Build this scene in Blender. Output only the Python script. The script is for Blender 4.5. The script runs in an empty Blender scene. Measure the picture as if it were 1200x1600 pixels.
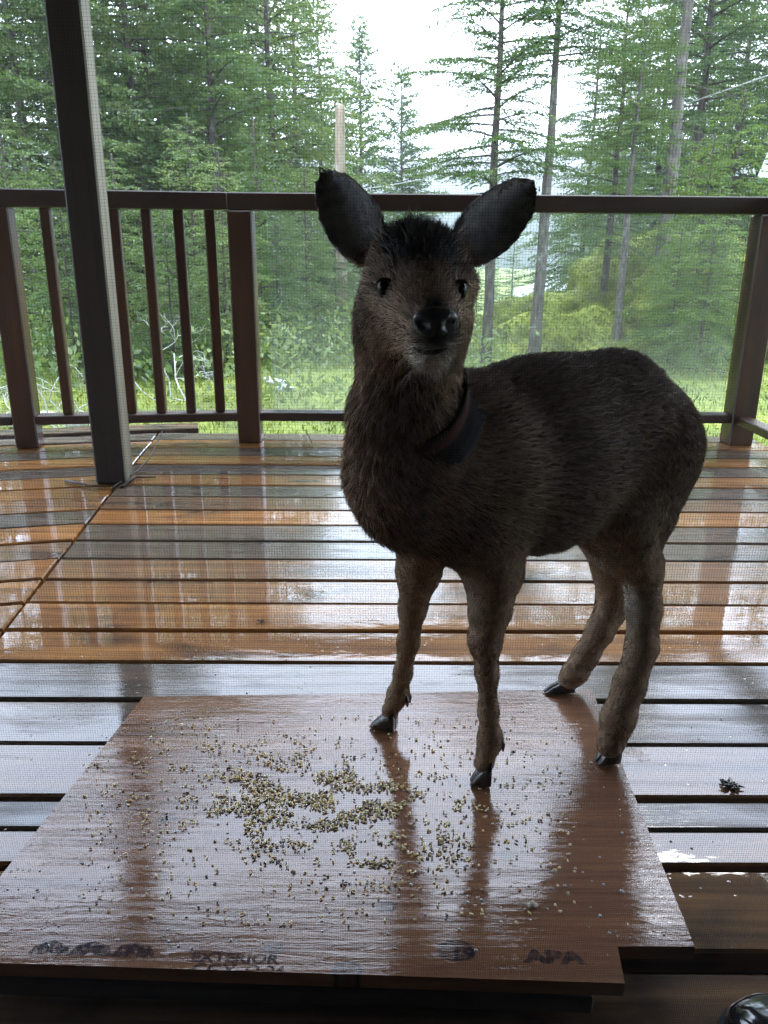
import bpy, bmesh, math, random
import numpy as np
from mathutils import Vector, Matrix

random.seed(7)
RNG = np.random.default_rng(7)
SC = bpy.context.scene
COL = SC.collection

# ------------------------------------------------------------------ camera
F_PX, PITCH, ROLL, CAM_H = 1250.0, math.radians(18.2), math.radians(.45), .8
cp, sp, cr, sr = math.cos(PITCH), math.sin(PITCH), math.cos(ROLL), math.sin(ROLL)
FWD = np.array([0, cp, -sp]); UP0 = np.array([0, sp, cp]); R0 = np.array([1., 0, 0])
RIGHT = cr * R0 + sr * UP0
UP = -sr * R0 + cr * UP0
CAMP = np.array([0, 0, CAM_H])
cam_d = bpy.data.cameras.new('camera')
cam = bpy.data.objects.new('camera', cam_d); COL.objects.link(cam)
cam.matrix_world = Matrix(((RIGHT[0], UP[0], -FWD[0], 0), (RIGHT[1], UP[1], -FWD[1], 0),
                           (RIGHT[2], UP[2], -FWD[2], CAM_H), (0, 0, 0, 1)))
cam_d.sensor_fit = 'VERTICAL'; cam_d.sensor_height = 24.0
cam_d.lens = F_PX / 1600 * 24.0
cam_d.clip_start = .01; cam_d.clip_end = 6000
SC.camera = cam

# ------------------------------------------------------------------ world, sun, exposure
SUN_EL, SUN_AZ = math.radians(50), math.radians(25)      # behind cloud, beyond the trees
world = bpy.data.worlds.new('World'); SC.world = world; world.use_nodes = True
wn = world.node_tree.nodes; wl = world.node_tree.links; wn.clear()
wo = wn.new('ShaderNodeOutputWorld'); wb = wn.new('ShaderNodeBackground')
sky = wn.new('ShaderNodeTexSky'); sky.sky_type = 'NISHITA'; sky.sun_disc = False
sky.sun_elevation = SUN_EL; sky.sun_rotation = SUN_AZ; sky.air_density = 1.2; sky.dust_density = 3.0
tc = wn.new('ShaderNodeTexCoord')
cl = wn.new('ShaderNodeTexNoise'); cl.inputs['Scale'].default_value = 2.2; cl.inputs['Detail'].default_value = 5
mp = wn.new('ShaderNodeMapping'); mp.inputs['Scale'].default_value = (1, 1, 2.6)
wl.new(tc.outputs['Generated'], mp.inputs[0]); wl.new(mp.outputs[0], cl.inputs['Vector'])
ramp = wn.new('ShaderNodeValToRGB')
ramp.color_ramp.elements[0].position = .3; ramp.color_ramp.elements[0].color = (7.6, 9.4, 12.7, 1)
ramp.color_ramp.elements[1].position = .72; ramp.color_ramp.elements[1].color = (11.4, 12.9, 15.2, 1)
wl.new(cl.outputs['Fac'], ramp.inputs[0])
mx = wn.new('ShaderNodeMixRGB'); mx.inputs[0].default_value = .86     # closed cloud over a little blue
wl.new(sky.outputs[0], mx.inputs[1]); wl.new(ramp.outputs[0], mx.inputs[2])
wl.new(mx.outputs[0], wb.inputs[0]); wb.inputs[1].default_value = .1
wl.new(wb.outputs[0], wo.inputs[0])

sun_d = bpy.data.lights.new('sun', 'SUN'); sun_d.energy = .8; sun_d.angle = math.radians(25)
sun_d.color = (1, .97, .93)
sun = bpy.data.objects.new('sun', sun_d); COL.objects.link(sun)
sun.rotation_euler = (math.radians(90) - SUN_EL, 0, math.pi - SUN_AZ)

SC.view_settings.view_transform = 'Standard'; SC.view_settings.look = 'None'
SC.view_settings.gamma = 1; SC.view_settings.use_curve_mapping = False
SC.view_settings.exposure = 2.6
SC.render.engine = 'CYCLES'
SC.cycles.use_denoising = True
SC.cycles.max_bounces = 8; SC.cycles.diffuse_bounces = 3; SC.cycles.glossy_bounces = 3
SC.cycles.transparent_max_bounces = 12; SC.cycles.transmission_bounces = 4; SC.cycles.volume_bounces = 0
SC.cycles.caustics_reflective = False; SC.cycles.caustics_refractive = False
SC.cycles.sample_clamp_indirect = 4.0

# ------------------------------------------------------------------ helpers
def ray(x, y):
    return FWD + (x - 600) / F_PX * RIGHT - (y - 800) / F_PX * UP
def on_z(x, y, z=0.):                       # pixel -> point on a level surface
    d = ray(x, y); return CAMP + (z - CAM_H) / d[2] * d
def on_y(x, y, Y):                          # pixel -> point at a known distance out
    d = ray(x, y); return CAMP + Y / d[1] * d

def tag(o, label=None, cat=None, group=None, kind=None):
    for k, v in (('label', label), ('category', cat), ('group', group), ('kind', kind)):
        if v: o[k] = v
    return o
def empty(name, loc=(0, 0, 0), rz=0.):
    o = bpy.data.objects.new(name, None); o.location = loc; o.rotation_euler = (0, 0, rz)
    COL.objects.link(o); return o
def put(name, me, mat=None, parent=None):
    if mat and not me.materials: me.materials.append(mat)
    o = bpy.data.objects.new(name, me); COL.objects.link(o)
    if parent: o.parent = parent
    return o
def copy_tree(o, parent=None):
    c = o.copy(); COL.objects.link(c); c.parent = parent
    for ch in o.children: copy_tree(ch, c)
    return c
def mesh_np(name, V, faces_loops, starts, totals, smooth=False):
    me = bpy.data.meshes.new(name)
    V = np.asarray(V, np.float32)
    me.vertices.add(len(V)); me.vertices.foreach_set('co', V.ravel())
    me.loops.add(len(faces_loops)); me.loops.foreach_set('vertex_index', np.asarray(faces_loops, np.int32))
    me.polygons.add(len(starts)); me.polygons.foreach_set('loop_start', np.asarray(starts, np.int32))
    me.polygons.foreach_set('loop_total', np.asarray(totals, np.int32))
    me.polygons.foreach_set('use_smooth', np.full(len(starts), smooth))
    me.update(calc_edges=True)
    return me
def mesh_quads(name, V, Q, smooth=False):
    Q = np.asarray(Q, np.int32)
    return mesh_np(name, V, Q.ravel(), np.arange(len(Q)) * 4, np.full(len(Q), 4), smooth)
def add_color(me, name, C):
    a = me.color_attributes.new(name, 'FLOAT_COLOR', 'POINT')
    C4 = np.ones((len(me.vertices), 4), np.float32); C4[:, :C.shape[1]] = C
    a.data.foreach_set('color', C4.ravel())

class MB:
    def __init__(s): s.v = []; s.f = []
    def add(s, vs, fs):
        n = len(s.v); s.v += [tuple(float(c) for c in v) for v in vs]; s.f += [tuple(i + n for i in f) for f in fs]
        return s
    def box(s, c, d, rz=0., ch=0.):            # centre, full dims, turned about z, chamfered edges
        bm = bmesh.new(); bmesh.ops.create_cube(bm, size=1)
        for v in bm.verts: v.co = Vector((v.co.x * d[0], v.co.y * d[1], v.co.z * d[2]))
        if ch: bmesh.ops.bevel(bm, geom=bm.edges[:], offset=ch, segments=1, affect='EDGES')
        M = Matrix.Translation(c) @ Matrix.Rotation(rz, 4, 'Z')
        bm.transform(M); bm.verts.index_update()
        s.add([v.co for v in bm.verts], [[v.index for v in f.verts] for f in bm.faces]); bm.free(); return s
    def tube(s, pts, rad, n=8, cap=True):
        pts = [Vector(p) for p in pts]; rad = rad if hasattr(rad, '__len__') else [rad] * len(pts)
        vs = []; fs = []; prev = None
        for i, p in enumerate(pts):
            t = (pts[min(i + 1, len(pts) - 1)] - pts[max(i - 1, 0)]).normalized()
            if prev is None: a = t.orthogonal().normalized()
            else: a = (prev - t * prev.dot(t)).normalized()
            prev = a; b = t.cross(a)
            for k in range(n):
                th = 2 * math.pi * k / n
                vs.append(p + (a * math.cos(th) + b * math.sin(th)) * rad[i])
        for i in range(len(pts) - 1):
            for k in range(n):
                k2 = (k + 1) % n
                fs.append((i * n + k, i * n + k2, (i + 1) * n + k2, (i + 1) * n + k))
        if cap: fs.append(tuple(range(n))[::-1]); fs.append(tuple((len(pts) - 1) * n + k for k in range(n)))
        return s.add(vs, fs)
    def prism(s, poly, z0, z1):
        n = len(poly); vs = [(p[0], p[1], z0 if len(p) < 3 else p[2] + z0) for p in poly] + [(p[0], p[1], z1 if len(p) < 3 else p[2] + z1) for p in poly]
        fs = [tuple(range(n))[::-1], tuple(range(n, 2 * n))] + [(i, (i + 1) % n, n + (i + 1) % n, n + i) for i in range(n)]
        return s.add(vs, fs)
    def mesh(s, name, smooth=False):
        me = bpy.data.meshes.new(name); me.from_pydata(s.v, [], s.f); me.update()
        if smooth: me.polygons.foreach_set('use_smooth', [True] * len(me.polygons))
        return me
    def build(s, name, mat=None, parent=None, smooth=False): return put(name, s.mesh(name, smooth), mat, parent)

# value noise in numpy
_T = RNG.random((64, 64, 64)).astype(np.float32)
def vnoise(P):
    P = np.asarray(P, np.float64); i = np.floor(P).astype(int); f = P - i; f = f * f * (3 - 2 * f); r = 0
    for dx in (0, 1):
        for dy in (0, 1):
            for dz in (0, 1):
                w = (f[..., 0] if dx else 1 - f[..., 0]) * (f[..., 1] if dy else 1 - f[..., 1]) * (f[..., 2] if dz else 1 - f[..., 2])
                r = r + w * _T[(i[..., 0] + dx) % 64, (i[..., 1] + dy) % 64, (i[..., 2] + dz) % 64]
    return r * 2 - 1
def fbm(P, o=4):
    P = np.asarray(P, float); r = 0; a = 1
    for k in range(o): r = r + a * vnoise(P * 2 ** k + 17.3 * k); a *= .5
    return r

# ------------------------------------------------------------------ materials
class N:
    """tiny node-graph writer"""
    def __init__(s, name):
        s.m = bpy.data.materials.new(name); s.m.use_nodes = True
        s.t = s.m.node_tree; s.n = s.t.nodes; s.l = s.t.links; s.n.clear()
        s.out = s.n.new('ShaderNodeOutputMaterial')
    def new(s, typ, ins=None, **at):
        n = s.n.new('ShaderNode' + typ)
        for k, v in at.items(): setattr(n, k, v)
        for k, v in (ins or {}).items(): s.set(n.inputs[k], v)
        return n
    def set(s, sock, v):
        if hasattr(v, 'is_output'): s.l.new(v, sock)
        else:
            if hasattr(sock.default_value, '__len__') and not hasattr(v, '__len__'): v = [v] * len(sock.default_value)
            if hasattr(v, '__len__') and len(v) == 3 and len(sock.default_value) == 4: v = (*v, 1)
            sock.default_value = v
    def coord(s, scale=(1, 1, 1), kind='Object', loc=(0, 0, 0)):
        t = s.new('TexCoord'); m = s.new('Mapping', {0: t.outputs[kind], 'Scale': scale, 'Location': loc}); return m.outputs[0]
    def noise(s, vec, scale=1., detail=4, rough=.55, dist=0.):
        return s.new('TexNoise', {'Vector': vec, 'Scale': scale, 'Detail': detail, 'Roughness': rough, 'Distortion': dist}).outputs['Fac']
    def ramp(s, fac, stops):
        r = s.new('ValToRGB', {0: fac}); e = r.color_ramp.elements
        while len(e) < len(stops): e.new(.5)
        for q, (p, c) in zip(e, stops):
            q.position = p; c = c if hasattr(c, '__len__') else (c, c, c); q.color = (*c, 1)
        return r.outputs[0]
    def math(s, op, a, b=0., clamp=False):
        n = s.new('Math', {0: a, 1: b}, operation=op); n.use_clamp = clamp; return n.outputs[0]
    def mix(s, f, a, b, blend='MIX'):
        n = s.new('MixRGB', {0: f, 1: a, 2: b}, blend_type=blend); return n.outputs[0]
    def bump(s, h, strength=.3, dist=.01, normal=None):
        n = s.new('Bump', {'Height': h, 'Strength': strength, 'Distance': dist})
        if normal: s.l.new(normal, n.inputs['Normal'])
        return n.outputs[0]
    def bsdf(s, **k):
        b = s.new('BsdfPrincipled'); 
        for kk, v in k.items(): s.set(b.inputs[kk.replace('_', ' ')], v)
        s.l.new(b.outputs[0], s.out.inputs[0]); return b

def mat_deck():
    g = N('wet_cedar_decking')
    rnd = g.new('ObjectInfo').outputs['Random']
    off = g.new('CombineXYZ', {0: g.math('MULTIPLY', rnd, 37.), 1: g.math('MULTIPLY', rnd, 11.)}).outputs[0]
    base = g.new('TexCoord').outputs['Object']
    p = g.new('VectorMath', {0: base, 1: off}, operation='ADD').outputs[0]
    gr = g.new('Mapping', {0: p, 'Scale': (1.6, 42, 30)}).outputs[0]
    grain = g.noise(gr, 1, 7, .62, .35)
    fine = g.noise(g.new('Mapping', {0: p, 'Scale': (7, 260, 90)}).outputs[0], 1, 3, .6)
    st = g.noise(g.new('Mapping', {0: p, 'Scale': (3, 6, 3)}).outputs[0], 1, 5, .6, .5)
    warm = g.ramp(grain, [(.25, (.060, .024, .007)), (.5, (.20, .086, .022)), (.78, (.39, .185, .050))])
    dull = g.ramp(grain, [(.25, (.030, .022, .016)), (.55, (.080, .060, .043)), (.8, (.145, .115, .085))])
    fac = g.math('ADD', g.math('MULTIPLY', g.math('SUBTRACT', rnd, .48), 2.2), g.math('MULTIPLY', g.math('SUBTRACT', st, .5), 1.6))
    fac = g.math('ADD', fac, .45, True)
    c = g.mix(fac, dull, warm)
    dark = g.ramp(st, [(.30, (.35, .33, .32)), (.45, (1, 1, 1))])
    c = g.mix(1., c, dark, 'MULTIPLY')
    # knots
    vor = g.new('TexVoronoi', {'Vector': g.new('Mapping', {0: p, 'Scale': (1.1, 4.2, .01)}).outputs[0], 'Scale': 1.}).outputs['Distance']
    kn = g.ramp(vor, [(.045, 1), (.085, 0)])
    c = g.mix(kn, c, (.03, .012, .006))
    # water film: lying pools against soaked, open grain
    pool = g.noise(g.new('Mapping', {0: base, 'Scale': (2.2, 5.2, 1)}).outputs[0], 1, 4, .55, .6)
    pool = g.math('ADD', pool, g.math('MULTIPLY', g.math('SUBTRACT', rnd, .5), .30))
    rough = g.ramp(pool, [(.34, .055), (.45, .018), (.52, .004)])
    dry = g.ramp(pool, [(.38, 1.), (.54, .12)])
    hgt = g.math('ADD', g.math('MULTIPLY', fine, .35), grain)
    nb = g.bump(g.math('MULTIPLY', hgt, dry), .5, .0022)
    wob = g.noise(g.new('Mapping', {0: base, 'Scale': (18, 30, 18)}).outputs[0], 1, 2)
    dr = g.new('TexVoronoi', {'Vector': base, 'Scale': 55.}).outputs['Distance']
    drm = g.ramp(dr, [(.06, 1), (.16, 0)])
    rain = g.noise(base, 9., 2)
    drm = g.math('MULTIPLY', drm, g.ramp(rain, [(.52, 0), (.6, 1)]))
    ch = g.math('ADD', g.math('MULTIPLY', wob, .16), g.math('MULTIPLY', drm, .28))
    ch = g.math('ADD', ch, g.math('MULTIPLY', g.math('MULTIPLY', hgt, dry), .26))
    cb = g.bump(ch, .30, .003)
    streak = g.noise(g.new('Mapping', {0: p, 'Scale': (2.4, 26, 10)}).outputs[0], 1, 5, .65, .5)
    film = g.math('ADD', g.ramp(pool, [(.36, .38), (.50, .85)]), g.ramp(streak, [(.40, .0), (.56, .45)]), True)
    b = g.bsdf(Base_Color=c, Roughness=.5, Specular_IOR_Level=.08, Normal=nb, Coat_Weight=film, Coat_Roughness=rough, Coat_IOR=1.62, Coat_Normal=cb)
    return g.m

def mat_timber(name, c0, c1, rough=.55, along='z', coat=.0, bump=.25):
    g = N(name)
    s = {'z': (30, 30, 2), 'x': (2, 30, 30), 'y': (30, 2, 30)}[along]
    v = g.coord(s); gr = g.noise(v, 1, 6, .6, .3); big = g.noise(g.coord((3, 3, 3)), 1, 3)
    c = g.ramp(g.math('ADD', g.math('MULTIPLY', gr, .7), g.math('MULTIPLY', big, .3)), [(.3, c0), (.7, c1)])
    g.bsdf(Base_Color=c, Roughness=rough, Normal=g.bump(gr, bump, .004), Coat_Weight=coat, Coat_Roughness=.12)
    return g.m

def mat_plain(name, c, rough=.5, var=.25, scale=8., metallic=0., coat=0., bump=.1):
    g = N(name); n = g.noise(g.coord(), scale, 5)
    lo = tuple(x * (1 - var) for x in c); hi = tuple(min(1, x * (1 + var)) for x in c)
    g.bsdf(Base_Color=g.ramp(n, [(.3, lo), (.7, hi)]), Roughness=rough, Metallic=metallic, Coat_Weight=coat, Coat_Roughness=.05,
           Normal=g.bump(n, bump, .01))
    return g.m

def mat_leaf(name, dark, mid, light, trans=.45):
    g = N(name)
    a = g.new('Attribute', attribute_name='tint').outputs['Fac']
    rnd = g.new('ObjectInfo').outputs['Random']
    n = g.noise(g.coord(), .9, 3)
    f = g.math('ADD', g.math('MULTIPLY', a, .6), g.math('ADD', g.math('MULTIPLY', n, .5), g.math('MULTIPLY', rnd, .16)))
    c = g.ramp(f, [(.28, dark), (.58, mid), (.92, light)])
    d = g.new('BsdfDiffuse', {'Color': c}); t = g.new('BsdfTranslucent', {'Color': g.mix(.35, c, (.14, .18, .03))})
    gl = g.new('BsdfGlossy', {'Color': (.5, .55, .5), 'Roughness': .38})
    m1 = g.new('MixShader', {0: trans, 1: d.outputs[0], 2: t.outputs[0]})
    m2 = g.new('MixShader', {0: .06, 1: m1.outputs[0], 2: gl.outputs[0]})
    g.l.new(m2.outputs[0], g.out.inputs[0])
    return g.m

def mat_bark(name, c0, c1, lichen):
    g = N(name)
    v = g.coord((14, 14, 3.2)); n = g.noise(v, 1, 6, .65, .4); l = g.noise(g.coord((3, 3, 2)), 1.6, 4)
    c = g.ramp(n, [(.3, c0), (.65, c1)])
    c = g.mix(g.ramp(l, [(.5, 0), (.68, .75)]), c, lichen)
    g.bsdf(Base_Color=c, Roughness=.9, Normal=g.bump(n, .8, .03))
    return g.m

def mat_moss(name, a, b, c, scale=6.):
    g = N(name)
    n = g.noise(g.coord(), scale, 7, .65); n2 = g.noise(g.coord(), scale * .18, 4)
    f = g.math('ADD', g.math('MULTIPLY', n, .55), g.math('MULTIPLY', n2, .45))
    col = g.ramp(f, [(.36, a), (.5, b), (.64, c)])
    hi = g.noise(g.coord(), scale * 9, 3)
    g.bsdf(Base_Color=col, Roughness=.95, Normal=g.bump(g.math('ADD', g.math('MULTIPLY', hi, .5), n), .9, .06))
    return g.m

M = {}
M['deck'] = mat_deck()
M['rail'] = mat_timber('brown_stained_rail_timber', (.016, .007, .004), (.044, .019, .009), .5, 'x', .2)
M['post'] = mat_timber('brown_stained_post_timber', (.016, .0055, .003), (.085, .030, .008), .4, 'z', .2)
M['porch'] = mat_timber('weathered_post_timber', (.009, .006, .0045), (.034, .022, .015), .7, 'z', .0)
M['porch_grey'] = mat_timber('pale_post_face', (.10, .095, .065), (.26, .25, .18), .7, 'z', .0)
M['under'] = mat_timber('dark_framing_timber', (.02, .012, .008), (.05, .032, .02), .8, 'y')
M['roof'] = mat_timber('brown_roof_boards', (.10, .07, .05), (.18, .13, .09), .7, 'x')
M['wall'] = mat_timber('brown_wall_siding', (.20, .165, .13), (.28, .235, .19), .7, 'x')
M['room'] = mat_plain('dull_room_paint', (.40, .38, .36), .8, .1)
M['fir'] = mat_leaf('fir_needles', (.026, .062, .018), (.064, .128, .030), (.150, .215, .050), .5)
M['fir_pale'] = mat_leaf('grey_green_needles', (.045, .088, .024), (.105, .168, .044), (.215, .265, .090), .5)
M['cedar'] = mat_leaf('cedar_sprays', (.040, .085, .014), (.100, .175, .026), (.210, .290, .055), .5)
M['bark'] = mat_bark('grey_fir_bark', (.045, .037, .030), (.16, .14, .12), (.22, .22, .18))
M['bark_dark'] = mat_bark('dark_fir_bark', (.024, .018, .014), (.085, .066, .052), (.12, .125, .095))
M['snag'] = mat_bark('bleached_snag_wood', (.16, .125, .085), (.36, .29, .20), (.36, .34, .27))
M['lichen_twig'] = mat_bark('lichen_crusted_twig', (.30, .30, .26), (.52, .52, .46), (.5, .53, .44))
M['moss'] = mat_moss('mossy_lawn', (.045, .060, .012), (.125, .165, .022), (.24, .275, .04), 3.)
M['rock'] = mat_moss('moss_covered_rock', (.045, .055, .016), (.17, .20, .028), (.36, .38, .06), 2.4)
M['stone'] = mat_plain('pale_wet_stone', (.42, .43, .44), .45, .4, 14)
M['hill'] = mat_moss('far_wooded_hill', (.018, .030, .018), (.03, .048, .026), (.045, .062, .034), .05)

# ------------------------------------------------------------------ ground, hills
def ground_h(x, y):
    x = np.asarray(x, float); y = np.asarray(y, float); r = np.hypot(x, y)
    h = -.34 - .055 * np.clip(y - 8, 0, 40) - .004 * np.clip(r - 48, 0, 500)
    h = h + .10 * np.clip(-x - 2.2, 0, 9) * .35 - .05 * np.clip(x - 20, 0, 40)
    n = fbm(np.stack([x * .35, y * .35, 0 * x], -1), 4) * .07 + fbm(np.stack([x * .05, y * .05, 0 * x + 5], -1), 3) * .45 * np.clip((r - 8) / 20, 0, 1)
    return h + n
def build_ground():
    rad = np.concatenate([[0], np.geomspace(1.2, 1500, 110)]); na = 200
    th = np.linspace(0, 2 * np.pi, na, endpoint=False)
    X = (rad[:, None] * np.cos(th)); Y = rad[:, None] * np.sin(th); Z = ground_h(X, Y)
    inside = (np.abs(X) < 2.2) & (Y < 3.5) & (Y > -5)
    Z = np.where(inside, -.6, Z)
    V = np.stack([X, Y, Z], -1).reshape(-1, 3)
    i, k = np.meshgrid(np.arange(len(rad) - 1), np.arange(na), indexing='ij'); k2 = (k + 1) % na
    Q = np.stack([i * na + k, (i + 1) * na + k, (i + 1) * na + k2, i * na + k2], -1).reshape(-1, 4)
    return tag(put('ground', mesh_quads('ground', V, Q, True), M['moss']), kind='structure')
build_ground()

def ridge(dist, el0, el1, seed):
    n = 260; V = []; Q = []
    a = np.linspace(math.radians(-75), math.radians(75), n)
    e = np.radians(el0 + (el1 - el0) * (.5 + .5 * fbm(np.stack([a * 5 + seed, 0 * a, 0 * a + seed], -1), 5)))
    top = dist * np.tan(e)
    for row, (dd, hf) in enumerate(((0, 0.), (.06, .35), (.13, .72), (.22, 1.), (.45, .9))):
        d = dist * (1 + dd); rough = fbm(np.stack([a * 60, 0 * a + row, 0 * a + seed], -1), 3) * dist * .003
        V.append(np.stack([d * np.sin(a), d * np.cos(a), top * (1 + dd) * hf + rough + np.where(hf <= 0, -9, 0)], -1))
    V = np.concatenate(V)
    i, k = np.meshgrid(np.arange(4), np.arange(n - 1), indexing='ij')
    Q = np.stack([i * n + k, i * n + k + 1, (i + 1) * n + k + 1, (i + 1) * n + k], -1).reshape(-1, 4)
    return tag(put('hills', mesh_quads('hills', V, Q, True), M['hill']), kind='structure')
ridge(200, 1.0, 2.2, 3.1)
ridge(320, 5.6, 7.8, 8.7)

# ------------------------------------------------------------------ deck
deck = tag(empty('deck'), 'wet cedar deck of brown planks with a mitred seam', kind='structure')
PITCH_B, Y0, GAP, BT = .1415, .7435, .0105, .034
SEAM_A, SEAM_B = np.array([-.8185, 1.45]), np.array([-.962, 2.90])       # mitre between the two deck directions
def seam_x(y): return SEAM_A[0] + (y - SEAM_A[1]) * (SEAM_B[0] - SEAM_A[0]) / (SEAM_B[1] - SEAM_A[1])
LEFT_ANG = math.radians(12.6)
def board(name, quad, dz=0., tilt=0., parent=deck, mat=None, thick=BT):
    """plank with chamfered upper edges; quad = four plan corners counter-clockwise from the near left"""
    q = [np.array(p, float) for p in quad]; c = sum(q) / 4; ch = .0035
    def inset(p, d):
        out = []
        for i in range(4):
            a = q[i - 1] - q[i]; b = q[(i + 1) % 4] - q[i]
            out.append(q[i] + d * (a / np.linalg.norm(a) + b / np.linalg.norm(b)))
        return out
    ti = inset(q, ch); vs = []
    zt = lambda p: dz + tilt * (p[1] - c[1])
    vs += [(*p, -thick + dz) for p in q]; vs += [(*p, zt(p) - ch) for p in q]; vs += [(*p, zt(p)) for p in ti]
    fs = [(3, 2, 1, 0), (8, 9, 10, 11)]
    for i in range(4):
        j = (i + 1) % 4; fs += [(i, j, 4 + j, 4 + i), (4 + i, 4 + j, 8 + j, 8 + i)]
    return MB().add(vs, fs).build(name, mat or M['deck'], parent)
ca, sa = math.cos(LEFT_ANG), math.sin(LEFT_ANG)
for k in range(-1, 20):
    y0, y1 = Y0 + k * PITCH_B + GAP / 2, Y0 + (k + 1) * PITCH_B - GAP / 2
    if k == -1:
        y0, y1 = .42, Y0 - .012
        board('deck_board', [(-1.9, y0), (1.7, y0), (1.7, y1), (-1.9, y1)], -.012); continue
    dz, ti = RNG.normal(0, .0011), RNG.normal(0, .009)
    sl = .0085                                                    # whole deck is turned half a degree
    xl0, xl1 = seam_x(y0) + .004, seam_x(y1) + .004
    if k == 3: rows = [(y0, y0 + .070), (y0 + .0735, y1)]
    elif k == 0: rows = [(y0, y1)]
    else: rows = [(y0, y1)]
    xr = 1.66
    if k < 4:                                                     # these run on to the left under the seam's near end
        xl0 = xl1 = -1.9
    if k == 4: xl0 = xl1 = -1.9
    if k == 1: rows = [(y0, y0 + .066), (y0 + .0705, y1)]          # the split plank
    else: rows = [(y0, y1)]
    for a, b_ in rows:
        board('deck_board', [(xl0 if a == y0 else xl0, a + xl0 * sl), (xr, a + xr * sl), (xr, b_ + xr * sl), (xl1, b_ + xl1 * sl)], dz, ti)
    if k >= 5:
        L = 2.0
        dz, ti = RNG.normal(0, .0011), RNG.normal(0, .009)
        p0 = np.array([xl0 - .008, y0 + xl0 * sl]); p1 = np.array([xl1 - .008, y1 + xl1 * sl]); d = np.array([ca, sa])
        board('deck_board', [p0 - d * L, p0, p1, p1 - d * L], dz, ti)
# the outermost plank of the turned side runs past the seam
yl = Y0 + 20 * PITCH_B; d = np.array([ca, sa]); nrm = np.array([-sa, ca])
p0 = np.array([seam_x(yl) + .17, yl + .008 + .17 * sa])
board('deck_board', [p0 - d * 2.2, p0, p0 + nrm * .12, p0 + nrm * .12 - d * 2.2], .012)
# joists and rim below, seen through the gaps
for x in np.arange(-1.8, 1.8, .4):
    MB().box((x, 2.0, -.14), (.04, 3.06, .19)).build('joist', M['under'], deck)
MB().box((0, 2.0, -.33), (3.5, 3.1, .02)).build('soil_cover', M['under'], deck)
MB().box((.35, 3.60, -.13), (2.6, .035, .17)).build('rim_board', M['under'], deck)
MB().box((1.70, 2.0, -.13), (.035, 3.2, .17)).build('rim_board', M['under'], deck)

# ------------------------------------------------------------------ house shell the camera stands in, porch roof
house = tag(empty('house'), 'dark timber house wall and porch roof behind the deck', kind='structure')
WY = .36
def hb(name, lo, hi, mat):
    lo = np.array(lo); hi = np.array(hi)
    return MB().box(tuple((lo + hi) / 2), tuple(hi - lo)).build(name, mat, house)
hb('wall', (-4, WY - .14, -.4), (-.95, WY, 2.5), M['wall'])
hb('wall', (1.05, WY - .14, -.4), (4, WY, 2.5), M['wall'])
hb('wall', (-.95, WY - .14, 2.05), (1.05, WY, 2.5), M['wall'])
hb('threshold', (-.95, WY - .14, -.4), (1.05, WY, -.03), M['under'])
hb('room_floor', (-4, -3.6, -.06), (4, WY - .145, -.02), M['room'])
hb('room_wall', (-4, -3.7, -.02), (4, -3.605, 2.5), M['room'])
hb('room_wall', (-4.1, -3.7, -.02), (-4.005, WY - .145, 2.5), M['room'])
hb('room_wall', (4.005, -3.7, -.02), (4.1, WY - .145, 2.5), M['room'])
hb('room_ceiling', (-4.2, -3.8, 2.505), (4.2, WY, 2.6), M['room'])
ROOF_Y = 3.2
MB().add([(-4, WY + .002, 2.38), (4, WY + .002, 2.38), (4, ROOF_Y, 2.14), (-4, ROOF_Y, 2.14), (-4, WY + .002, 2.46), (4, WY + .002, 2.46), (4, ROOF_Y, 2.22), (-4, ROOF_Y, 2.22)],
         [(0, 1, 2, 3), (7, 6, 5, 4), (0, 4, 5, 1), (1, 5, 6, 2), (2, 6, 7, 3), (3, 7, 4, 0)]).build('porch_roof', M['roof'], house)
for x in np.arange(-3.6, 3.7, .6):
    MB().add([(x - .02, WY + .005, 2.25), (x + .02, WY + .005, 2.25), (x + .02, ROOF_Y - .02, 2.015), (x - .02, ROOF_Y - .02, 2.015),
              (x - .02, WY + .005, 2.378), (x + .02, WY + .005, 2.378), (x + .02, ROOF_Y - .02, 2.138), (x - .02, ROOF_Y - .02, 2.138)],
             [(3, 2, 1, 0), (4, 5, 6, 7), (0, 1, 5, 4), (1, 2, 6, 5), (2, 3, 7, 6), (3, 0, 4, 7)]).build('rafter', M['roof'], house)

# ------------------------------------------------------------------ porch post and railings
pr = tag(empty('porch_post', (0, 0, 0)), 'tall dark weathered post standing on the deck and running up out of view', 'post')
PA = math.radians(4); pw = .108
pc = on_z(150, 757) + np.array([math.cos(PA) * pw / 2 - math.sin(PA) * pw / 2, math.sin(PA) * pw / 2 + math.cos(PA) * pw / 2, 0])
pr.location = (pc[0], pc[1], 0); pr.rotation_euler = (0, 0, PA)
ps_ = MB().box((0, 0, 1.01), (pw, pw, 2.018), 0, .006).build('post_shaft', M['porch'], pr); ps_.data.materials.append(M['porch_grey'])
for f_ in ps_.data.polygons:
    if f_.normal.x > .6: f_.material_index = 1                     # right-hand face in the paler grey timber
MB().box((0, 0, 2.03), (.14, .3, .018), 0, .002).build('post_cap', M['under'], pr)

TOP_Z, TOP_B = 1.008, .943
BR_T, BR_B = .131, .095
CP = np.array([-.583 + .0, 3.374 + .045])          # middle post
LP = np.array([-1.497, 3.251 + .045])
RP = np.array([1.545, 3.40 + .045])
def rail_bar(name, a, b, z0, z1, w, parent, mat, ext=0., ch=.004):
    a = np.array(a); b = np.array(b); d = b - a; L = np.linalg.norm(d); ang = math.atan2(d[1], d[0]); c = (a + b) / 2
    return MB().box((c[0], c[1], (z0 + z1) / 2), (L + 2 * ext, w, z1 - z0), ang, ch).build(name, mat, parent)
PW = .092
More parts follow.
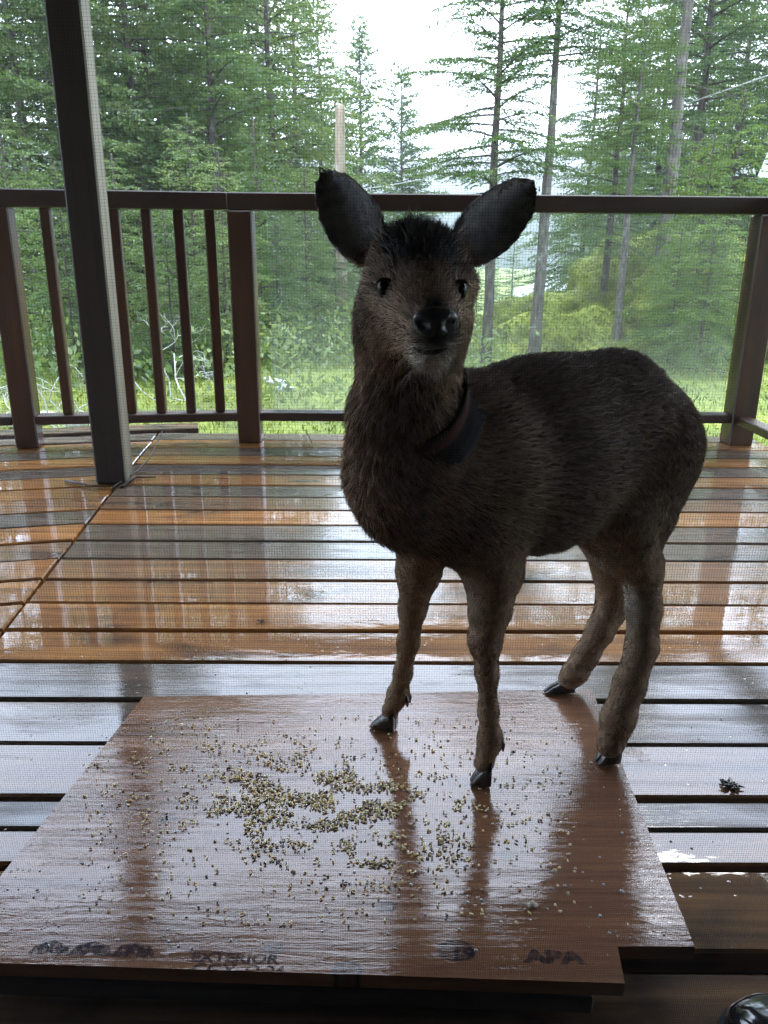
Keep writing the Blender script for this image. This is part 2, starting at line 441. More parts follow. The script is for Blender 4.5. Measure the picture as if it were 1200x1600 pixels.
# slatted railing
sr_ = tag(empty('slatted_railing', (LP[0], LP[1], 0)), 'brown wooden railing with upright slats on the turned side of the deck', 'railing')
sr_.location = (0, 0, 0)
dl = (CP - LP) / np.linalg.norm(CP - LP); la = math.atan2(dl[1], dl[0])
LX = LP - dl * 1.6
rail_bar('top_rail', LX, CP - dl * .05, TOP_B, TOP_Z, .088, sr_, M['rail'])
rail_bar('bottom_rail', LP + dl * (PW / 2 + .001), CP - dl * (PW / 2 + .001), BR_B, BR_T, .086, sr_, M['rail'])
rail_bar('bottom_rail', LX, LP - dl * (PW / 2 + .001), BR_B, BR_T, .086, sr_, M['rail'])
MB().box((LP[0], LP[1], (TOP_B - .002) / 2), (PW, PW, TOP_B - .002), la, .005).build('post', M['post'], sr_)
for px_ in (65, 118, 172, 222, 272, 321):
    # slat stands on the rail line: intersect its sight line at mid height with that line
    dxy = ray(px_ + 6, 329)[:2]; A = np.array([[dxy[0], -dl[0]], [dxy[1], -dl[1]]]); t = np.linalg.solve(A, LP)
    c = LP + dl * t[1]
    MB().box((c[0], c[1], (BR_T + TOP_B) / 2), (.040, .040, TOP_B - BR_T - .003), la + random.uniform(-.05, .05), .004).build('slat', M['post'], sr_)
for i in range(3):
    c = LP - dl * (.25 + .135 * i)
    MB().box((c[0], c[1], (BR_T + TOP_B) / 2), (.040, .040, TOP_B - BR_T - .003), la, .004).build('slat', M['post'], sr_)
# glazed railing
gr_ = tag(empty('glass_railing'), 'brown wooden railing with a tall misted glass panel between its posts', 'railing')
dr_ = (RP - CP) / np.linalg.norm(RP - CP); ra = math.atan2(dr_[1], dr_[0])
rail_bar('top_rail', CP - dr_ * .048, RP + dr_ * .045, TOP_B, TOP_Z, .088, gr_, M['rail'])
rail_bar('bottom_rail', CP + dr_ * (PW / 2 + .001), RP - dr_ * (PW / 2 + .001), BR_B, BR_T, .086, gr_, M['rail'])
for c, w in ((CP, .098), (RP, .104)):
    MB().box((c[0], c[1], (TOP_B - .002) / 2), (w, w, TOP_B - .002), ra, .005).build('post', M['post'], gr_)
def mat_glass():
    g = N('rain_misted_glass')
    n = g.noise(g.coord((1, 1, 1)), 3.2, 5); sp_ = g.new('TexVoronoi', {'Vector': g.coord(), 'Scale': 85.}).outputs['Distance']
    z = g.new('SeparateXYZ', {0: g.new('TexCoord').outputs['Object']}).outputs[2]
    low = g.ramp(g.math('DIVIDE', z, 1.), [(.1, .06), (.55, .0)])
    drop = g.math('MULTIPLY', g.ramp(sp_, [(.10, 1), (.17, 0)]), g.ramp(g.noise(g.coord(), 14., 2), [(.5, 0), (.62, .55)]))
    f = g.math('ADD', g.math('ADD', g.math('MULTIPLY', n, .035), low), drop, True)
    tr = g.new('BsdfTransparent', {'Color': (.95, .975, .96)}); df = g.new('BsdfTranslucent', {'Color': (.75, .78, .76)})
    m1 = g.new('MixShader', {0: f, 1: tr.outputs[0], 2: df.outputs[0]})
    fr = g.new('Fresnel', {'IOR': 1.45}).outputs[0]; gl = g.new('BsdfGlossy', {'Roughness': .02})
    m2 = g.new('MixShader', {0: fr, 1: m1.outputs[0], 2: gl.outputs[0]})
    g.l.new(m2.outputs[0], g.out.inputs[0]); return g.m
M['glass'] = mat_glass()
ga, gb = CP + dr_ * .10, RP - dr_ * (PW / 2 + .02); gc = (ga + gb) / 2
MB().box((gc[0], gc[1] + .03, (BR_T + .004 + TOP_B) / 2), (np.linalg.norm(gb - ga), .006, TOP_B - BR_T - .006), ra).build('glass_panel', M['glass'], gr_)
# side railing
sd = tag(empty('side_railing'), 'plain brown wooden side rail running from the corner post toward the house', 'railing')
s0 = RP + np.array([-.006, -.056]); s1 = np.array([1.60, .45])
rail_bar('top_rail', s0 + (0.02, 0.004), s1, TOP_B, TOP_Z, .088, sd, M['post'])
rail_bar('bottom_rail', s0, s1, BR_B - .002, BR_T - .002, .06, sd, M['post'])
MB().box((1.60, .395, (TOP_B) / 2), (.09, .09, TOP_B), 0, .004).build('post', M['post'], sd)

# ------------------------------------------------------------------ plywood sheet
def ply_z(y): return .022 + (1.30 - y) / .60 * .030
def mat_ply():
    g = N('wet_plywood')
    v = g.coord((1.1, 15, 15)); gr = g.noise(v, 1, 7, .62, 1.1); fi = g.noise(g.coord((6, 150, 60)), 1, 4, .6)
    big = g.noise(g.coord((2, 3, 1)), 1, 4)
    c = g.ramp(g.math('ADD', g.math('MULTIPLY', gr, .6), g.math('MULTIPLY', fi, .4)), [(.30, (.065, .025, .011)), (.5, (.19, .080, .033)), (.70, (.34, .165, .072))])
    c = g.mix(g.ramp(big, [(.35, .45), (.6, 0)]), c, (.13, .060, .034))
    p = g.new('TexCoord').outputs['Object']
    kf = 0.
    for kx, ky, kr in ((.085, .700, .021), (-.036, .672, .017), (.006, .765, .013), (.165, .86, .012), (-.30, .93, .013), (-.12, .70, .012)):
        dlt = g.new('VectorMath', {0: p, 1: (kx, ky, .05)}, operation='SUBTRACT').outputs[0]
        dlt = g.new('VectorMath', {0: dlt, 1: (1., 1.35, .1)}, operation='MULTIPLY').outputs[0]
        L = g.new('VectorMath', {0: dlt}, operation='LENGTH').outputs['Value']
        L = g.math('ADD', L, g.math('MULTIPLY', g.math('SUBTRACT', fi, .5), .006))
        ring = g.ramp(g.math('DIVIDE', L, kr * 1.6), [(.0, .75), (.4, .55), (.55, .95), (.66, .15), (.8, 0)])
        kf = g.math('MAXIMUM', ring, kf)
    c = g.mix(kf, c, (.020, .010, .007))
    pool = g.noise(g.coord((3.2, 7.5, 1)), 1, 5, .6, .5)
    rough = g.ramp(pool, [(.38, .10), (.50, .045), (.60, .012)])
    dry = g.ramp(pool, [(.42, 1.), (.61, .25)])
    rip = g.noise(g.coord((9, 95, 20)), 1, 5, .65, .6)
    dr = g.new('TexVoronoi', {'Vector': p, 'Scale': 85.}).outputs['Distance']
    drm = g.math('MULTIPLY', g.ramp(dr, [(.08, 1), (.2, 0)]), g.ramp(g.noise(p, 11., 2), [(.5, 0), (.6, 1)]))
    h = g.math('ADD', g.math('MULTIPLY', rip, dry), g.math('MULTIPLY', drm, .35))
    cb = g.bump(h, .24, .0030); nb = g.bump(rip, .5, .003)
    g.bsdf(Base_Color=c, Roughness=.5, Specular_IOR_Level=.08, Normal=nb, Coat_Weight=1., Coat_Roughness=rough, Coat_IOR=1.55, Coat_Normal=cb)
    return g.m
def mat_ink():
    g = N('faded_blue_black_ink'); n = g.noise(g.new('NewGeometry').outputs['Position'], 160., 5, .7)
    f = g.ramp(n, [(.36, .12), (.58, .72)]); df = g.new('BsdfDiffuse', {'Color': (.022, .024, .040)}); tr = g.new('BsdfTransparent')
    m = g.new('MixShader', {0: f, 1: tr.outputs[0], 2: df.outputs[0]}); g.l.new(m.outputs[0], g.out.inputs[0]); return g.m
M['ply'] = mat_ply(); M['ink'] = mat_ink()
out = [(-.492, .680), (.262, .6575), (.2685, .7075), (.356, .7085), (.391, 1.318), (-.435, 1.276)]
ply = tag(empty('plywood_sheet', (0, 0, 0)), 'reddish brown wet plywood sheet with a notched corner lying on the deck', 'plywood')
TH = .018
top = [(x, y, ply_z(y)) for x, y in out]
MB().prism(top, -TH, 0.).build('sheet', M['ply'], ply)
skid = MB().box((-.115, .70, .0105), (.70, .05, .022), math.radians(-1.5), .002).build('support_block', M['under'])
tag(skid, 'dark timber block under the near edge of the plywood', 'block')
def ply_pt(x, y, lift=0.):
    d = ray(x, y); s = .030 / .60                            # plane z = .022+(1.30-y)*s
    t = (.022 + 1.30 * s - CAM_H) / (d[2] + s * d[1]); p = CAMP + t * d; p[2] += lift; return p
PT = math.atan(-.05)
def stamp(txt, px, py, size, w=1., bold=0., clip=None):
    cu = bpy.data.curves.new('lettering', 'FONT'); cu.body = txt; cu.size = size; cu.offset = bold; cu.resolution_u = 2
    t = bpy.data.objects.new('tmp', cu); COL.objects.link(t)
    dg = bpy.context.evaluated_depsgraph_get(); dg.update()
    me = bpy.data.meshes.new_from_object(t.evaluated_get(dg)); bpy.data.objects.remove(t); bpy.data.curves.remove(cu)
    if clip is not None:                                     # letters cut through where the sheet was sawn
        bm = bmesh.new(); bm.from_mesh(me)
        bmesh.ops.bisect_plane(bm, geom=bm.verts[:] + bm.edges[:] + bm.faces[:], plane_co=(0, clip, 0), plane_no=(0, 1, 0), clear_inner=True)
        bm.to_mesh(me); bm.free()
    p = ply_pt(px, py, .0006)
    o = put('lettering', me, M['ink'], ply); o.location = p; o.rotation_euler = (PT, 0, math.radians(-1.6)); o.scale = (w, 1, 1)
    return o
stamp('EXTERIOR', 296, 1502, .0185, 1.15, .0006)
stamp('CCX', 296, 1522, .021, 1.1, .0006, .006); stamp('O 24', 380, 1523, .019, 1.1, .0004, .006)
stamp('APA', 822, 1503, .023, 1.5, .0016)
stamp('19', 704, 1500, .026, 1.1, .0008)
stamp('098', 18, 1532, .075, 1.25, .004, .036)

# ------------------------------------------------------------------ deer
def Wp(x, y, Y): return on_y(x, y, Y)
BONES = []            # (a, ra, b, rb, k, group, hair direction)
def bone(a, ra_, b, rb_, k=.03, grp='body', d=None, sq=None):
    a = np.asarray(a, float); b = np.asarray(b, float)
    BONES.append((a, ra_, b, rb_, k, grp, (b - a) / (np.linalg.norm(b - a) + 1e-9) if d is None else np.asarray(d, float), sq))
LAT = np.array([.52, -.85, 0]); LAT /= np.linalg.norm(LAT)           # across the body, toward the house
AX = np.array([.85, .52, 0]); AX /= np.linalg.norm(AX)
T1, T2, T3, T4, T5 = Wp(652, 772, 1.025), Wp(725, 735, 1.075), Wp(845, 714, 1.145), Wp(948, 687, 1.215), Wp(992, 683, 1.262)
sqt = (LAT, .80)
bone(T1, .078, T2, .126, .035, 'body', None, sqt); bone(T2, .126, T3, .136, .03, 'body', None, sqt)
bone(T3, .136, T4, .122, .03, 'body', None, sqt); bone(T4, .122, T5, .098, .03, 'body', None, sqt)
bone(Wp(812, 640, 1.12), .06, Wp(965, 614, 1.22), .055, .03, 'body', AX)           # back line
# neck
N1, N2, N3 = Wp(650, 730, 1.03), Wp(633, 648, 1.0), Wp(640, 560, .985)
bone(N3, .053, N2, .064, .03, 'neck'); bone(N2, .064, N1, .088, .03, 'neck'); bone(N1, .088, T2 + np.array([0, 0, .01]), .110, .03, 'neck')
# head
SK, JW, MZ, NS, CHN = Wp(651, 437, .955), Wp(647, 503, .955), Wp(661, 478, .892), Wp(679, 519, .832), Wp(672, 556, .846)
bone(SK + np.array([0, .012, .008]), .053, SK + np.array([0, -.022, -.01]), .048, .02, 'head', (0, .6, .8))
bone(SK, .052, JW, .052, .025, 'head', (-.1, .5, -.8))
bone(JW + np.array([-.008, .0, 0]), .050, N3, .051, .03, 'head', (0, .4, -.9))
for sx in (-1, 1): bone(JW + np.array([sx * .018, -.004, .004]), .046, N3 + np.array([sx * .014, 0, .02]), .046, .025, 'head', (0, .4, -.9))
bone(SK + np.array([0, -.02, -.016]), .046, MZ, .038, .02, 'head', (-.05, .9, .4))
bone(MZ, .037, NS, .0265, .02, 'head', (-.1, .9, .35))
bone(JW + np.array([.004, -.035, -.006]), .034, CHN, .0165, .02, 'head', (-.05, .9, -.1))
for ex, ey in ((597, 436), (722, 440)): bone(Wp(ex, ey, .932), .017, Wp(ex, ey + 6, .94), .018, .014, 'head', (0, .8, .4))   # brow
# fore legs
def leg(pts, grp, k=.014):
    P = [Wp(*p[:3]) for p in pts]
    for i in range(len(P) - 1): bone(P[i], pts[i][3], P[i + 1], pts[i + 1][3], k if i else .03, grp)
    return P
FR = leg([(742, 800, 1.045, 0.0620), (770, 893, 1.05, 0.0410), (766, 950, 1.042, 0.0285), (758, 1000, 1.035, 0.0222), (761, 1052, 1.032, 0.0146), (763, 1110, 1.030, 0.0130), (766, 1155, 1.026, 0.0162), (756, 1192, 1.016, 0.0145)], 'leg')
FL = leg([(668, 820, 1.10, 0.0500), (654, 893, 1.13, 0.0320), (645, 950, 1.145, 0.0200), (638, 1003, 1.155, 0.0158), (630, 1050, 1.163, 0.0130), (622, 1085, 1.168, 0.0155), (609, 1112, 1.166, 0.0135)], 'leg')
HR = leg([(985, 715, 1.225, 0.0998), (960, 790, 1.185, 0.0777), (978, 852, 1.165, 0.0493), (1001, 893, 1.165, 0.0297), (1006, 950, 1.145, 0.0252), (1003, 1010, 1.125, 0.0230), (984, 1070, 1.105, 0.0230), (966, 1122, 1.09, 0.0241), (953, 1163, 1.077, 0.0218)], 'leg')
HL = leg([(970, 745, 1.31, 0.0735), (945, 820, 1.325, 0.0546), (955, 885, 1.35, 0.0333), (957, 938, 1.355, 0.0270), (938, 985, 1.34, 0.0236), (915, 1025, 1.325, 0.0213), (898, 1052, 1.315, 0.0213), (886, 1066, 1.307, 0.0172)], 'leg')
bone(Wp(1000, 700, 1.23), .085, Wp(1000, 800, 1.20), .052, .03, 'body', (0, .1, -1))          # ham
bone(T5 + np.array([.02, .02, -.02]), .085, HL[0], .07, .03, 'body', (0, 0, -1))
bone(T5 + AX * .075 + np.array([0, .02, .0]), .024, T5 + AX * .10 + np.array([0, .03, -.10]), .015, .015, 'tail', (0, .1, -1))
bone(Wp(1019, 876, 1.175), .017, Wp(1008, 925, 1.155), .017, .014, 'leg'); bone(Wp(974, 925, 1.372), .015, Wp(962, 965, 1.355), .015, .014, 'leg')      # hocks
EARS = []
def ear(base, mid, tip, halfw, nrm):
    base, tip = np.asarray(base), np.asarray(tip); ax_ = tip - base; L = np.linalg.norm(ax_); ax_ = ax_ / L
    nrm = np.asarray(nrm, float); nrm -= ax_ * (nrm @ ax_); nrm /= np.linalg.norm(nrm)
    EARS.append((base, ax_, L, np.cross(ax_, nrm), nrm, halfw))
ear(Wp(585, 402, .965), None, Wp(494, 257, .985), .0335, (-.22, -1, .05))
ear(Wp(716, 398, .965), None, Wp(850, 276, .985), .0335, (.25, -1, .02))

def sd_bone(P, bn):
    a, ra_, b, rb_, k, grp, d, sq = bn
    if sq is not None:
        lat, s = sq; off = ((P - (a + b) / 2) @ lat)[..., None] * (1 / s - 1); P = P + off * lat
    ba = b - a; t = np.clip(((P - a) @ ba) / (ba @ ba + 1e-12), 0, 1)
    return np.linalg.norm(P - a - t[..., None] * ba, axis=-1) - (ra_ + (rb_ - ra_) * t)
def sd_ear(P, e):
    base, ax_, L, w_, n_, hw = e; q = P - base
    t = (q @ ax_) / L; u = q @ w_; v = q @ n_
    tt = np.clip(t, 0, 1)
    prof = hw * np.sin(np.pi * np.clip(.10 + .81 * tt, 0, 1) ** .80) ** .86 * np.sqrt(np.clip((1.001 - tt) / .20, 0, 1)) + .0006       # leaf outline
    cup = v + .020 * (1 - (u / (prof + 1e-6)) ** 2) - .008 + .012 * tt                      # cupped towards the front
    thick = .0038 + .006 * (1 - tt) ** 3
    dl_ = np.maximum(-t, t - 1) * L
    return np.maximum(np.maximum(np.abs(cup) - thick, (np.abs(u) - prof) * .8), dl_)
def smin(a, b, k):
    h = np.clip(.5 + .5 * (b - a) / k, 0, 1); return b + (a - b) * h - k * h * (1 - h)
def deer_sdf(P):
    D = None
    for bn in BONES:
        d_ = sd_bone(P, bn); D = d_ if D is None else smin(D, d_, bn[4])
    for e in EARS: D = smin(D, sd_ear(P, e), .008)
    return D
def deer_grid(h):
    pts = np.array([b[0] for b in BONES] + [b[2] for b in BONES] + [e[0] + e[1] * e[2] for e in EARS])
    lo = pts.min(0) - .15; hi = pts.max(0) + .15; lo[2] = max(lo[2], .0)
    n = np.ceil((hi - lo) / h).astype(int) + 1
    ax_ = [lo[i] + h * np.arange(n[i]) for i in range(3)]
    G = np.full(n, .2, np.float32)
    def local(a, b, pad):
        l = np.minimum(a, b) - pad; u = np.maximum(a, b) + pad
        i0 = np.maximum(((l - lo) / h).astype(int), 0); i1 = np.minimum(((u - lo) / h).astype(int) + 2, n); return i0, i1
    def apply(i0, i1, fn, k):
        P = np.stack(np.meshgrid(*[ax_[j][i0[j]:i1[j]] for j in range(3)], indexing='ij'), -1)
        s = tuple(slice(i0[j], i1[j]) for j in range(3)); G[s] = smin(G[s].astype(float), fn(P), k)
    for bn in BONES:
        i0, i1 = local(bn[0], bn[2], max(bn[1], bn[3]) + .04); apply(i0, i1, lambda P: sd_bone(P, bn), bn[4])
    for e in EARS:
        i0, i1 = local(e[0], e[0] + e[1] * e[2], .06); apply(i0, i1, lambda P: sd_ear(P, e), .008)
    return G, lo
def surface_nets(G, lo, h):
    s = G < 0; n = np.array(G.shape)
    c = [s[i:n[0] - 1 + i, j:n[1] - 1 + j, k:n[2] - 1 + k] for i in (0, 1) for j in (0, 1) for k in (0, 1)]
    act = np.logical_or.reduce(c) & ~np.logical_and.reduce(c)
    I = np.argwhere(act); idx = np.full(act.shape, -1, np.int64); idx[act] = np.arange(len(I))
    cor = np.array([(i, j, k) for i in (0, 1) for j in (0, 1) for k in (0, 1)])
    val = np.stack([G[I[:, 0] + a, I[:, 1] + b, I[:, 2] + cc] for a, b, cc in cor], 1)
    acc = np.zeros((len(I), 3)); cnt = np.zeros(len(I))
    for p in range(8):
        for q in range(p + 1, 8):
            if np.abs(cor[p] - cor[q]).sum() != 1: continue
            m = (val[:, p] < 0) != (val[:, q] < 0); t = val[m, p] / (val[m, p] - val[m, q])
            acc[m] += cor[p] + t[:, None] * (cor[q] - cor[p]); cnt[m] += 1
    V = lo + h * (I + acc / cnt[:, None])
    Q = []
    for ax_ in range(3):
        u, v = (ax_ + 1) % 3, (ax_ + 2) % 3
        a = [slice(None)] * 3; b = [slice(None)] * 3; a[ax_] = slice(0, -1); b[ax_] = slice(1, None)
        s0, s1 = s[tuple(a)], s[tuple(b)]; E = np.argwhere(s0 != s1)
        E = E[(E[:, u] > 0) & (E[:, v] > 0) & (E[:, u] < n[u] - 1) & (E[:, v] < n[v] - 1)]
        flip = s0[E[:, 0], E[:, 1], E[:, 2]]
        def cell(du, dv):
            e = E.copy(); e[:, u] -= du; e[:, v] -= dv; return idx[e[:, 0], e[:, 1], e[:, 2]]
        q = np.stack([cell(1, 1), cell(0, 1), cell(0, 0), cell(1, 0)], 1); q[~flip] = q[~flip][:, ::-1]; Q.append(q)
    Q = np.concatenate(Q); return V, Q[(Q >= 0).all(1)]
HG = .0038
G, glo = deer_grid(HG)
DV, DQ = surface_nets(G, glo, HG); del G
# relax the surface a little
for it in range(2):
    S = np.zeros_like(DV); c_ = np.zeros(len(DV))
    for a in range(4):
        i, j = DQ[:, a], DQ[:, (a + 1) % 4]
        np.add.at(S, i, DV[j]); np.add.at(c_, i, 1)
    DV = DV + .5 * (S / np.maximum(c_, 1)[:, None] - DV)
def vert_normals(V, Q):
    fn = np.cross(V[Q[:, 2]] - V[Q[:, 0]], V[Q[:, 3]] - V[Q[:, 1]]); Nn = np.zeros_like(V)
    for a in range(4): np.add.at(Nn, Q[:, a], fn)
    return Nn / (np.linalg.norm(Nn, axis=1, keepdims=True) + 1e-12)
DN = vert_normals(DV, DQ)

def pix(P):
    q = np.asarray(P) - CAMP; z = q @ FWD; return np.stack([600 + q @ RIGHT / z * F_PX, 800 - q @ UP / z * F_PX], -1)
def hit(x, y):
    d = ray(x, y); d = d / np.linalg.norm(d); t = .5
    for _ in range(90):
        v = float(deer_sdf((CAMP + d * t)[None])[0]); t += v * .8
        if v < .0004: break
    return CAMP + d * t
NOSE = hit(682, 512); EYES = [hit(601, 450), hit(719, 453)]; CHIN = hit(672, 562)
# weights of each bone at each surface point give the hair lie and the coat's regions
GRPS = ('body', 'neck', 'head', 'leg', 'tail')
def coat(P, Nrm):
    """hair direction, hair length, coat colour"""
    Wd = np.zeros_like(P); gw = {g: np.zeros(len(P)) for g in GRPS}; gw['ear'] = np.zeros(len(P)); et = np.zeros(len(P)); front = np.zeros(len(P))
    for bn in BONES:
        w = np.exp(-np.clip(sd_bone(P, bn), -.02, 1) / .012); Wd += w[:, None] * bn[6]; gw[bn[5]] += w
    for e in EARS:
        d_ = sd_ear(P, e); t = np.clip(((P - e[0]) @ e[1]) / e[2], 0, 1); w = np.exp(-np.clip(d_, 0, 1) / .004) * np.where(t > .12, 3., .3) * (d_ < .03)
        Wd += w[:, None] * e[1] * 2; gw['ear'] += w; et = np.maximum(et, w * t); front = np.where(w > .3, (Nrm @ e[4]), front)
    tot = sum(gw.values()) + 1e-9
    for g in gw: gw[g] = gw[g] / tot
    D = Wd / (np.linalg.norm(Wd, axis=1, keepdims=True) + 1e-9)
    ln = gw['body'] * .0150 + gw['neck'] * .0155 + gw['head'] * .0085 + gw['leg'] * .0058 + gw['tail'] * .022 + gw['ear'] * .0022
    # longer on brow tuft and throat
    def near(c, r): return np.exp(-(np.linalg.norm(P - c, axis=1) / r) ** 2)
    ln += .017 * near(SK + np.array([0, -.005, .05]), .045) + .006 * near(JW + np.array([0, -.02, -.06]), .05)
    n = fbm(P * 22, 3) * .5
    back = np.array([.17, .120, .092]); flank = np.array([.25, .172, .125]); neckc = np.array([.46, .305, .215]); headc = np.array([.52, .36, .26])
    legc = np.array([.42, .295, .19]); earc = np.array([.42, .43, .48])  # ear hair grey, lifted and blued to include the window's veiling glare
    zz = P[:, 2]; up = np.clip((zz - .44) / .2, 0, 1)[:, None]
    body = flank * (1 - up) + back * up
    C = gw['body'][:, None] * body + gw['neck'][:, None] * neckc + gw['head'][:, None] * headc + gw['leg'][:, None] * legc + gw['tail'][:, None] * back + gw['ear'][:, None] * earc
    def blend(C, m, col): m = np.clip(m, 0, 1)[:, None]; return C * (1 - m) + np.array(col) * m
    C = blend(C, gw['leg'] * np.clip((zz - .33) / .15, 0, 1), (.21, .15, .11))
    # dark crown and forehead, dark nape
    C = blend(C, 1.5 * near(SK + np.array([.004, -.03, .042]), .046) * (gw['head'] + .3), (.12, .12, .135))
    C = blend(C, .8 * near(SK + np.array([.012, -.05, .006]), .022), (.09, .08, .085))
    for e_ in EYES:
        C = blend(C, .9 * near(e_, .017), (.030, .021, .016)); C = blend(C, .5 * near(e_ + np.array([0, 0, -.030]), .017), (.30, .22, .16))
    C = blend(C, 1.6 * near(NOSE + np.array([-.0, .006, .0]), .027), (.012, .010, .010))
    C = blend(C, .75 * near(NOSE + np.array([-.034, .01, -.012]), .016), (.36, .28, .22))
    C = blend(C, .55 * near(N3 + np.array([.0, -.05, .006]), .045), (.36, .28, .22))
    C = blend(C, .6 * near(N2 + np.array([-.02, -.06, .0]), .04), (.11, .076, .056))
    # pale inside of the thighs and groin
    Q2 = pix(P)
    def seg(x0, y0, x1, y1, r):                                     # marking along a line of the body, given by its place in the photograph
        a_ = np.array([x0, y0], float); d_ = np.array([x1, y1]) - a_; t_ = np.clip(((Q2 - a_) @ d_) / (d_ @ d_ + 1e-9), 0, 1)
        return np.exp(-(np.linalg.norm(Q2 - a_ - t_[:, None] * d_, axis=1) / r) ** 2)
    near_side = (P[:, 1] < 1.235) & (P[:, 1] > 1.0)
    C = blend(C, 1.25 * seg(932, 862, 968, 905, 24) * near_side, (.62, .56, .48)); C = blend(C, 1.2 * seg(968, 905, 988, 962, 17) * near_side, (.60, .53, .44))
    C = blend(C, .8 * seg(983, 962, 985, 1040, 9) * near_side, (.45, .36, .26)); C = blend(C, .7 * seg(905, 862, 930, 860, 14), (.40, .33, .27))
    C = blend(C, .6 * seg(682, 890, 668, 960, 12), (.45, .37, .28)); C = blend(C, .55 * seg(735, 905, 735, 1000, 7) * near_side, (.42, .33, .24))
    fm = P[:, 1] < .93
    C = blend(C, 1.6 * seg(660, 567, 692, 567, 17) * fm, (.96, .94, .92)); C = blend(C, .8 * (seg(648, 541, 658, 543, 5) + seg(700, 541, 706, 539, 5)) * fm, (.6, .55, .5))
    C = blend(C, 1.4 * seg(676, 474, 690, 500, 10) * fm, (.014, .012, .012)); C = blend(C, .6 * seg(618, 505, 634, 540, 9) * fm, (.42, .33, .27))
    C = blend(C, .7 * seg(570, 450, 562, 530, 14) * (P[:, 1] < 1.), (.10, .07, .055))
    C = blend(C, .5 * near(Wp(640, 905, 1.12), .03), (.24, .19, .145))
    # paler ear rims
    rim = gw['ear'] * (np.abs(front) < .45)
    C = blend(C, rim * .6, (.26, .22, .19))
    C = C * (1 + (.20 - .12 * gw['leg']) * n)[:, None]
    return D, ln, np.clip(C, .004, 1), gw
Dd, Dl, Dc, Dg = coat(DV, DN)

def mat_coat(name, rough, sheen):
    g = N(name); a = g.new('VertexColor', layer_name='coat').outputs[0]
    n = g.noise(g.coord(), 90., 3)
    c = g.mix(1., a, g.ramp(n, [(.3, (.65, .65, .65)), (.7, (1.25, 1.2, 1.15))]), 'MULTIPLY')
    g.bsdf(Base_Color=c, Roughness=rough, Specular_IOR_Level=.25, Sheen_Weight=sheen, Sheen_Roughness=.5, Sheen_Tint=(.8, .7, .6))
    return g.m
M['hide'] = mat_coat('deer_hide', .85, .05); M['fur'] = mat_coat('deer_fur', .62, .10)
M['black_wet'] = mat_plain('wet_black_skin', (.012, .011, .012), .34, .3, 60, 0, .15, .3)
M['eye'] = mat_plain('dark_eye', (.006, .005, .004), .12, .1, 5, 0, 0., 0); M['eye'].node_tree.nodes['Principled BSDF'].inputs['Specular IOR Level'].default_value = .06
M['mouth'] = mat_plain('dark_mouth_line', (.02, .016, .015), .8); M['horn'] = mat_plain('dark_hoof_horn', (.022, .018, .016), .35, .4, 40, 0, .3, .2)
deer = tag(empty('deer', (.17, 1.13, .04)), 'young dark brown deer standing on the plywood, its big ears spread, looking at the house', 'deer')
def put_rel(name, me, mat, parent=None):
    o = put(name, me, mat, parent or deer)
    if parent is None: o.matrix_parent_inverse = Matrix.Translation((-.17, -1.13, -.04))
    return o
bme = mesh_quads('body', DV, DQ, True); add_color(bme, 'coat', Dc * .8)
body = put_rel('body', bme, M['hide'])
